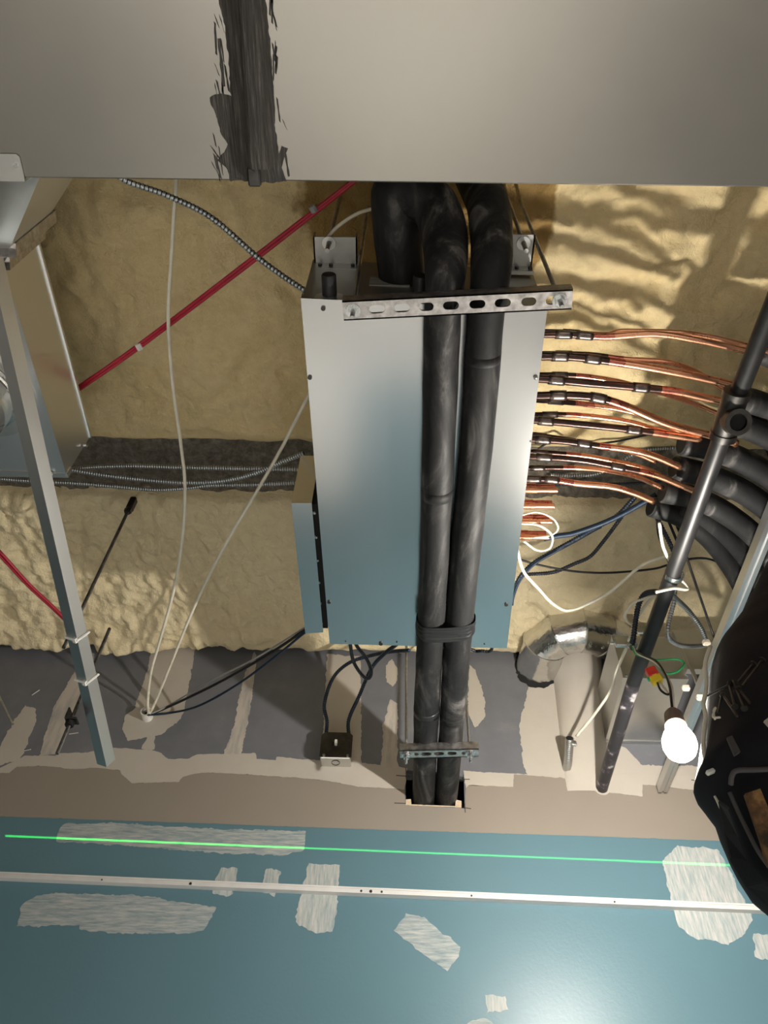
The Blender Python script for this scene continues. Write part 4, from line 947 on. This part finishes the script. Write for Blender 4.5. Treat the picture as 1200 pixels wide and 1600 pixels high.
for sx, sy in ((506, 1180), (543, 1181)): MB().ring(at(sx, sy, Y=YW-.053), (0, 1, 0), .0005, .004, .004, 10).build('screw', M['zinc'], sw)
MB().ring(np.array([(x0+x1)/2, YW-.024, z0-.0005]), (0, 0, 1), .011, .0125, .0015, 20).build('knockout', M['gun'], sw)
t0 = np.array([x0+.010, YW-.026, z1]); t1_ = np.array([x1-.012, YW-.026, z1])
armoured([np.array([t0[0], YW-.026, z1-.005])]+yl(1.955, 1.72, [(511, 1128), (507, 1100), (520, 1060), (545, 1036), (580, 1024), (612, 1018), (640, 1016)]), .0062, AB, 'dark armoured cable arching from the switch box, left of two')
armoured([np.array([t1_[0], YW-.026, z1-.005])]+yl(1.955, 1.60, [(545, 1125), (560, 1090), (580, 1045), (600, 1022), (618, 1008), (628, 1000)]), .0062, AB, 'dark armoured cable arching from the switch box, right of two')
armoured(zl(2.86, 2.86, [(545, 990), (548, 1012), (553, 1035), (566, 1055), (576, 1060), (580, 1048), (572, 1028), (558, 1010), (550, 992)]), .0050, AD, 'black armoured cable hanging in a small loop under the cabinet end')
armoured([np.array([.10, cy1-.01, HB+.05])]+zl(2.88, 2.86, [(735, 1014), (752, 1017), (768, 1015)])+[np.array([.24, cy1-.01, HB+.05])], .0045, AD, 'short black armoured cable under the cabinet right corner')

# ------------------------------------------------------------------ black bag with nails at the right
YB = 1.02
outline = [(1225, 840, 60), (1200, 858, 60), (1172, 918, 70), (1150, 962, 80), (1118, 1004, 90), (1107, 1040, 95), (1104, 1090, 100), (1100, 1130, 105), (1094, 1178, 108), (1088, 1206, 108), (1104, 1222, 105), (1122, 1248, 100), (1140, 1290, 95), (1156, 1330, 90), (1176, 1368, 80), (1205, 1400, 60), (1250, 1425, 30)]
rows = []; NB = 40
oy = np.array([o[1] for o in outline]); 
ys = np.linspace(840, 1425, 64)
for y_ in ys:
    xl = np.interp(y_, oy, [o[0] for o in outline]); dep = np.interp(y_, oy, [o[2] for o in outline])/1000.*1.15
    pl_ = at(xl, y_, Y=YB); pr_ = at(1420, y_+20, Y=YB); cpt = (pl_+pr_)/2; hwid = (pr_[0]-pl_[0])/2; row = []
    for i in range(NB):
        an = 2*math.pi*i/NB; ca_, sa_ = math.cos(an), math.sin(an)
        ca_ = math.copysign(abs(ca_)**.75, ca_); sa_ = math.copysign(abs(sa_)**.75, sa_)
        p = np.array([cpt[0]-hwid*ca_, YB-dep*sa_, cpt[2]])
        k = noise.noise(Vector(p*9))*.012+noise.noise(Vector((p[0]*6+p[2]*14, p[2]*26-p[0]*10, 3)))*.008
        p[1] -= k*(1 if sa_ > 0 else -1)*abs(sa_)
        row.append(p)
    rows.append(row)
bag = thing('tool_bag', 'bulky black cloth bag with nails and a brown patch, beside the lamp', 'bag', tuple(at(1260, 1180, Y=YB)))
v = [p for r_ in rows for p in r_]; n = len(rows)
f = [(k*NB+i, (k+1)*NB+i, (k+1)*NB+(i+1) % NB, k*NB+(i+1) % NB) for k in range(n-1) for i in range(NB)]+[tuple(range(NB)), tuple((n-1)*NB+i for i in reversed(range(NB)))]
MB().add(v, f).build('bag_body', M['nylon'], bag, True)
def bag_y(pxx, pyy, off=.0):
    """point on the front of the bag"""
    xl = np.interp(pyy, oy, [o[0] for o in outline]); dep = np.interp(pyy, oy, [o[2] for o in outline])/1000.*1.15
    p = at(pxx, pyy, Y=YB); pl_ = at(xl, pyy, Y=YB); pr_ = at(1420, pyy+20, Y=YB); hw_ = (pr_[0]-pl_[0])/2; u = (pl_[0]+hw_-p[0])/hw_
    u = max(-.995, min(.995, u)); ca_ = abs(u)**(1/.75); sa_ = math.sqrt(max(0, 1-ca_*ca_))**.75
    return at(pxx, pyy, Y=YB-dep*sa_-off)
sp0 = at(1330, 862, Y=YB); sp0 = np.array([.93, YB, sp0[2]+.01])
MB().tube(spline([sp0+np.array([-.10, 0, -.05]), sp0+np.array([-.06, 0, .10]), (.93, YB, 3.26)], 8), .012, 10).tube(spline([sp0+np.array([.10, 0, -.05]), sp0+np.array([.06, 0, .10]), (.935, YB, 3.26)], 8), .012, 10).build('bag_strap', M['nylon'], bag, True)
# overhanging flap along the lower left and its seams
fl = [(1124, 1250), (1132, 1300), (1142, 1340), (1168, 1382), (1210, 1420)]; fi = [(1140, 1262), (1156, 1306), (1170, 1345), (1195, 1376), (1225, 1400)]
b = MB(); A_ = [bag_y(x+8, y, .016) for x, y in fl]; A_ = [at(x, y, Y=YB-.03) for x, y in fl]; B_ = [bag_y(x, y, .016) for x, y in fi]
v = A_+B_+[p+np.array([0, .006, .0]) for p in A_]+[p+np.array([0, .006, 0]) for p in B_]; k = len(fl); f = []
for i in range(k-1): f += [(i, i+1, k+i+1, k+i), (2*k+i, 3*k+i, 3*k+i+1, 2*k+i+1), (i, 2*k+i, 2*k+i+1, i+1), (k+i, k+i+1, 3*k+i+1, 3*k+i)]
f += [(0, k, 3*k, 2*k), (k-1, 3*k-1, 4*k-1, 2*k-1)]
MB().add(v, f).build('bag_flap', M['nylon'], bag)
MB().tube(spline([at(x-2, y, Y=YB) for x, y in ((1119, 1244), (1124, 1254), (1139, 1289), (1149, 1318), (1157, 1340))], 8), .0022, 8).build('bag_rim_light', M['white_cable'], bag, True)  # pale tube paints the bulb's rim light along the bag edge
def strip(pts, wpx_, off, mat, nm):
    P = [bag_y(x, y, off) for x, y in pts]; o = MB().tube(spline(P, 8), wpx_, 8).build(nm, mat, bag, True); return o
strip([(1220, 1201), (1180, 1203), (1152, 1204), (1144, 1212), (1142, 1226)], .0035, .003, M['cloth_grey'], 'bag_seam')
strip([(1140, 1238), (1152, 1265), (1164, 1290), (1185, 1330), (1210, 1365)], .003, .003, M['cloth_grey'], 'bag_seam')
def patch(pts, off, th, mat, nm, par):
    P = [bag_y(x, y, off) for x, y in pts]; Q = [p+np.array([0, th, 0]) for p in P]; k = len(P)
    return MB().add(P+Q, [tuple(range(k)), tuple(reversed(range(k, 2*k)))]+[(i, (i+1) % k, k+(i+1) % k, k+i) for i in range(k)]).build(nm, mat, par)
patch([(1164, 1240), (1188, 1232), (1204, 1270), (1222, 1330), (1200, 1352), (1188, 1310)], .010, .006, M['leather'], 'leather_patch', bag)
patch([(1136, 1152), (1144, 1149), (1157, 1174), (1148, 1180)], .008, .004, M['cloth_grey'], 'webbing_tab', bag)
patch([(1194, 1126), (1202, 1120), (1214, 1128), (1205, 1138)], .008, .004, M['tan'], 'tan_tab', bag)
for (x0, y0), (x1_, y1_), lab in (((1141, 1069), (1106, 1087), 'nail on the black bag pointing left towards the pale strut'), ((1129, 1082), (1122, 1114), 'short nail on the bag pointing down, leftmost of the downward ones'), ((1130, 1086), (1152, 1119), 'long nail on the bag slanting down to the right from its centre'), ((1140, 1072), (1148, 1104), 'nail on the bag pointing down with a round head below'), ((1145, 1063), (1163, 1107), 'longest nail on the bag, steep, beside the round headed one'), ((1154, 1076), (1172, 1099), 'nail on the bag slanting right, rightmost of the downward ones'), ((1153, 1066), (1177, 1037), 'upper nail on the bag pointing up right with a visible head'), ((1160, 1072), (1191, 1031), 'straight nail on the bag lying parallel to the headed upper one')):
    a_, b_ = bag_y(x0, y0, .012), bag_y(x1_, y1_, .012); nl = thing('nail', lab, 'nail', tuple((a_+b_)/2), 'nails on the black bag')
    MB().tube([a_, b_], .0019, 8).build('nail_shank', M['gun'], nl)
    hd_ = b_ if 'head' in lab else a_; dd_ = (b_-a_)/np.linalg.norm(b_-a_); MB().ring(hd_, dd_, .0003, .0050, .002, 14).build('nail_head', M['gun'], nl)
cable('hanging_cable', yl(.98, 1.0, [(1110, 1010), (1102, 1036), (1104, 1062), (1102, 1085), (1099, 1100), (1103, 1120), (1101, 1136), (1099, 1160), (1101, 1180), (1108, 1203)]), .0034, M['white_cable'], 'white cord hanging between the lit lamp and the black bag', per=8)
tag(MB().obox(at(1110, 1206, Y=.985), (.007, .004, .0032), (np.array([.9, 0, .4]), np.array([0, 1., 0]), np.array([-.4, 0, .9])), 0, .002).build('cord_clip', M['white_plastic']), 'white clip at the lower end of the cord beside the bag', 'clip')
tag(MB().tube(spline([bag_y(1117, 1124, .01), bag_y(1115, 1112, .014), bag_y(1118, 1106, .012), bag_y(1114, 1120, .016), bag_y(1125, 1121, .012)], 8), .0016, 8).build('twist_wire', M['white_cable'], None, True), 'small twisted pale wire on the bag next to the white cord', 'wire')

# ------------------------------------------------------------------ laser level line on the wall
LZ0 = at(8, 1306, Y=YW); LZ1 = at(1150, 1352, Y=YW)
src = np.array([0.0, 0.7, 1.6])
d = bpy.data.lights.new('laser_level_light', 'POINT'); d.energy = 1.0; d.shadow_soft_size = 0.0; d.color = (1, 1, 1); d.use_nodes = True
lo = bpy.data.objects.new('laser_level_light', d); lo.location = src; COL.objects.link(lo)
nt = d.node_tree; em = [n_ for n_ in nt.nodes if n_.type == 'EMISSION'][0]
va = LZ0-src; vb = LZ1-src; nrm = np.cross(va, vb); nrm /= np.linalg.norm(nrm)
tcn = nt.nodes.new('ShaderNodeTexCoord'); vm = nt.nodes.new('ShaderNodeVectorMath'); vm.operation = 'NORMALIZE'; nt.links.new(tcn.outputs['Normal'], vm.inputs[0])
def dotn(vec):
    q = nt.nodes.new('ShaderNodeVectorMath'); q.operation = 'DOT_PRODUCT'; nt.links.new(vm.outputs[0], q.inputs[0]); q.inputs[1].default_value = tuple(vec); return q.outputs['Value']
def mth(op, a, b=None):
    q = nt.nodes.new('ShaderNodeMath'); q.operation = op
    for i, x in enumerate((a, b)):
        if x is None: continue
        if hasattr(x, 'links'): nt.links.new(x, q.inputs[i])
        else: q.inputs[i].default_value = x
    return q.outputs[0]
thin = mth('LESS_THAN', mth('ABSOLUTE', dotn(nrm)), .0012)
e_a = np.cross(nrm, va); e_a /= np.linalg.norm(e_a); e_b = np.cross(vb, nrm); e_b /= np.linalg.norm(e_b)
if e_a@vb < 0: e_a = -e_a
if e_b@va < 0: e_b = -e_b
lim = mth('MULTIPLY', mth('GREATER_THAN', dotn(e_a), 0.0), mth('GREATER_THAN', dotn(e_b), 0.0))
nt.links.new(mth('MULTIPLY', mth('MULTIPLY', thin, lim), mth('DIVIDE', 230.0, mth('POWER', mth('MAXIMUM', dotn((0, 1, 0)), .2), 3.0))), em.inputs['Strength']); em.inputs['Color'].default_value = (.04, 1.0, .10, 1)
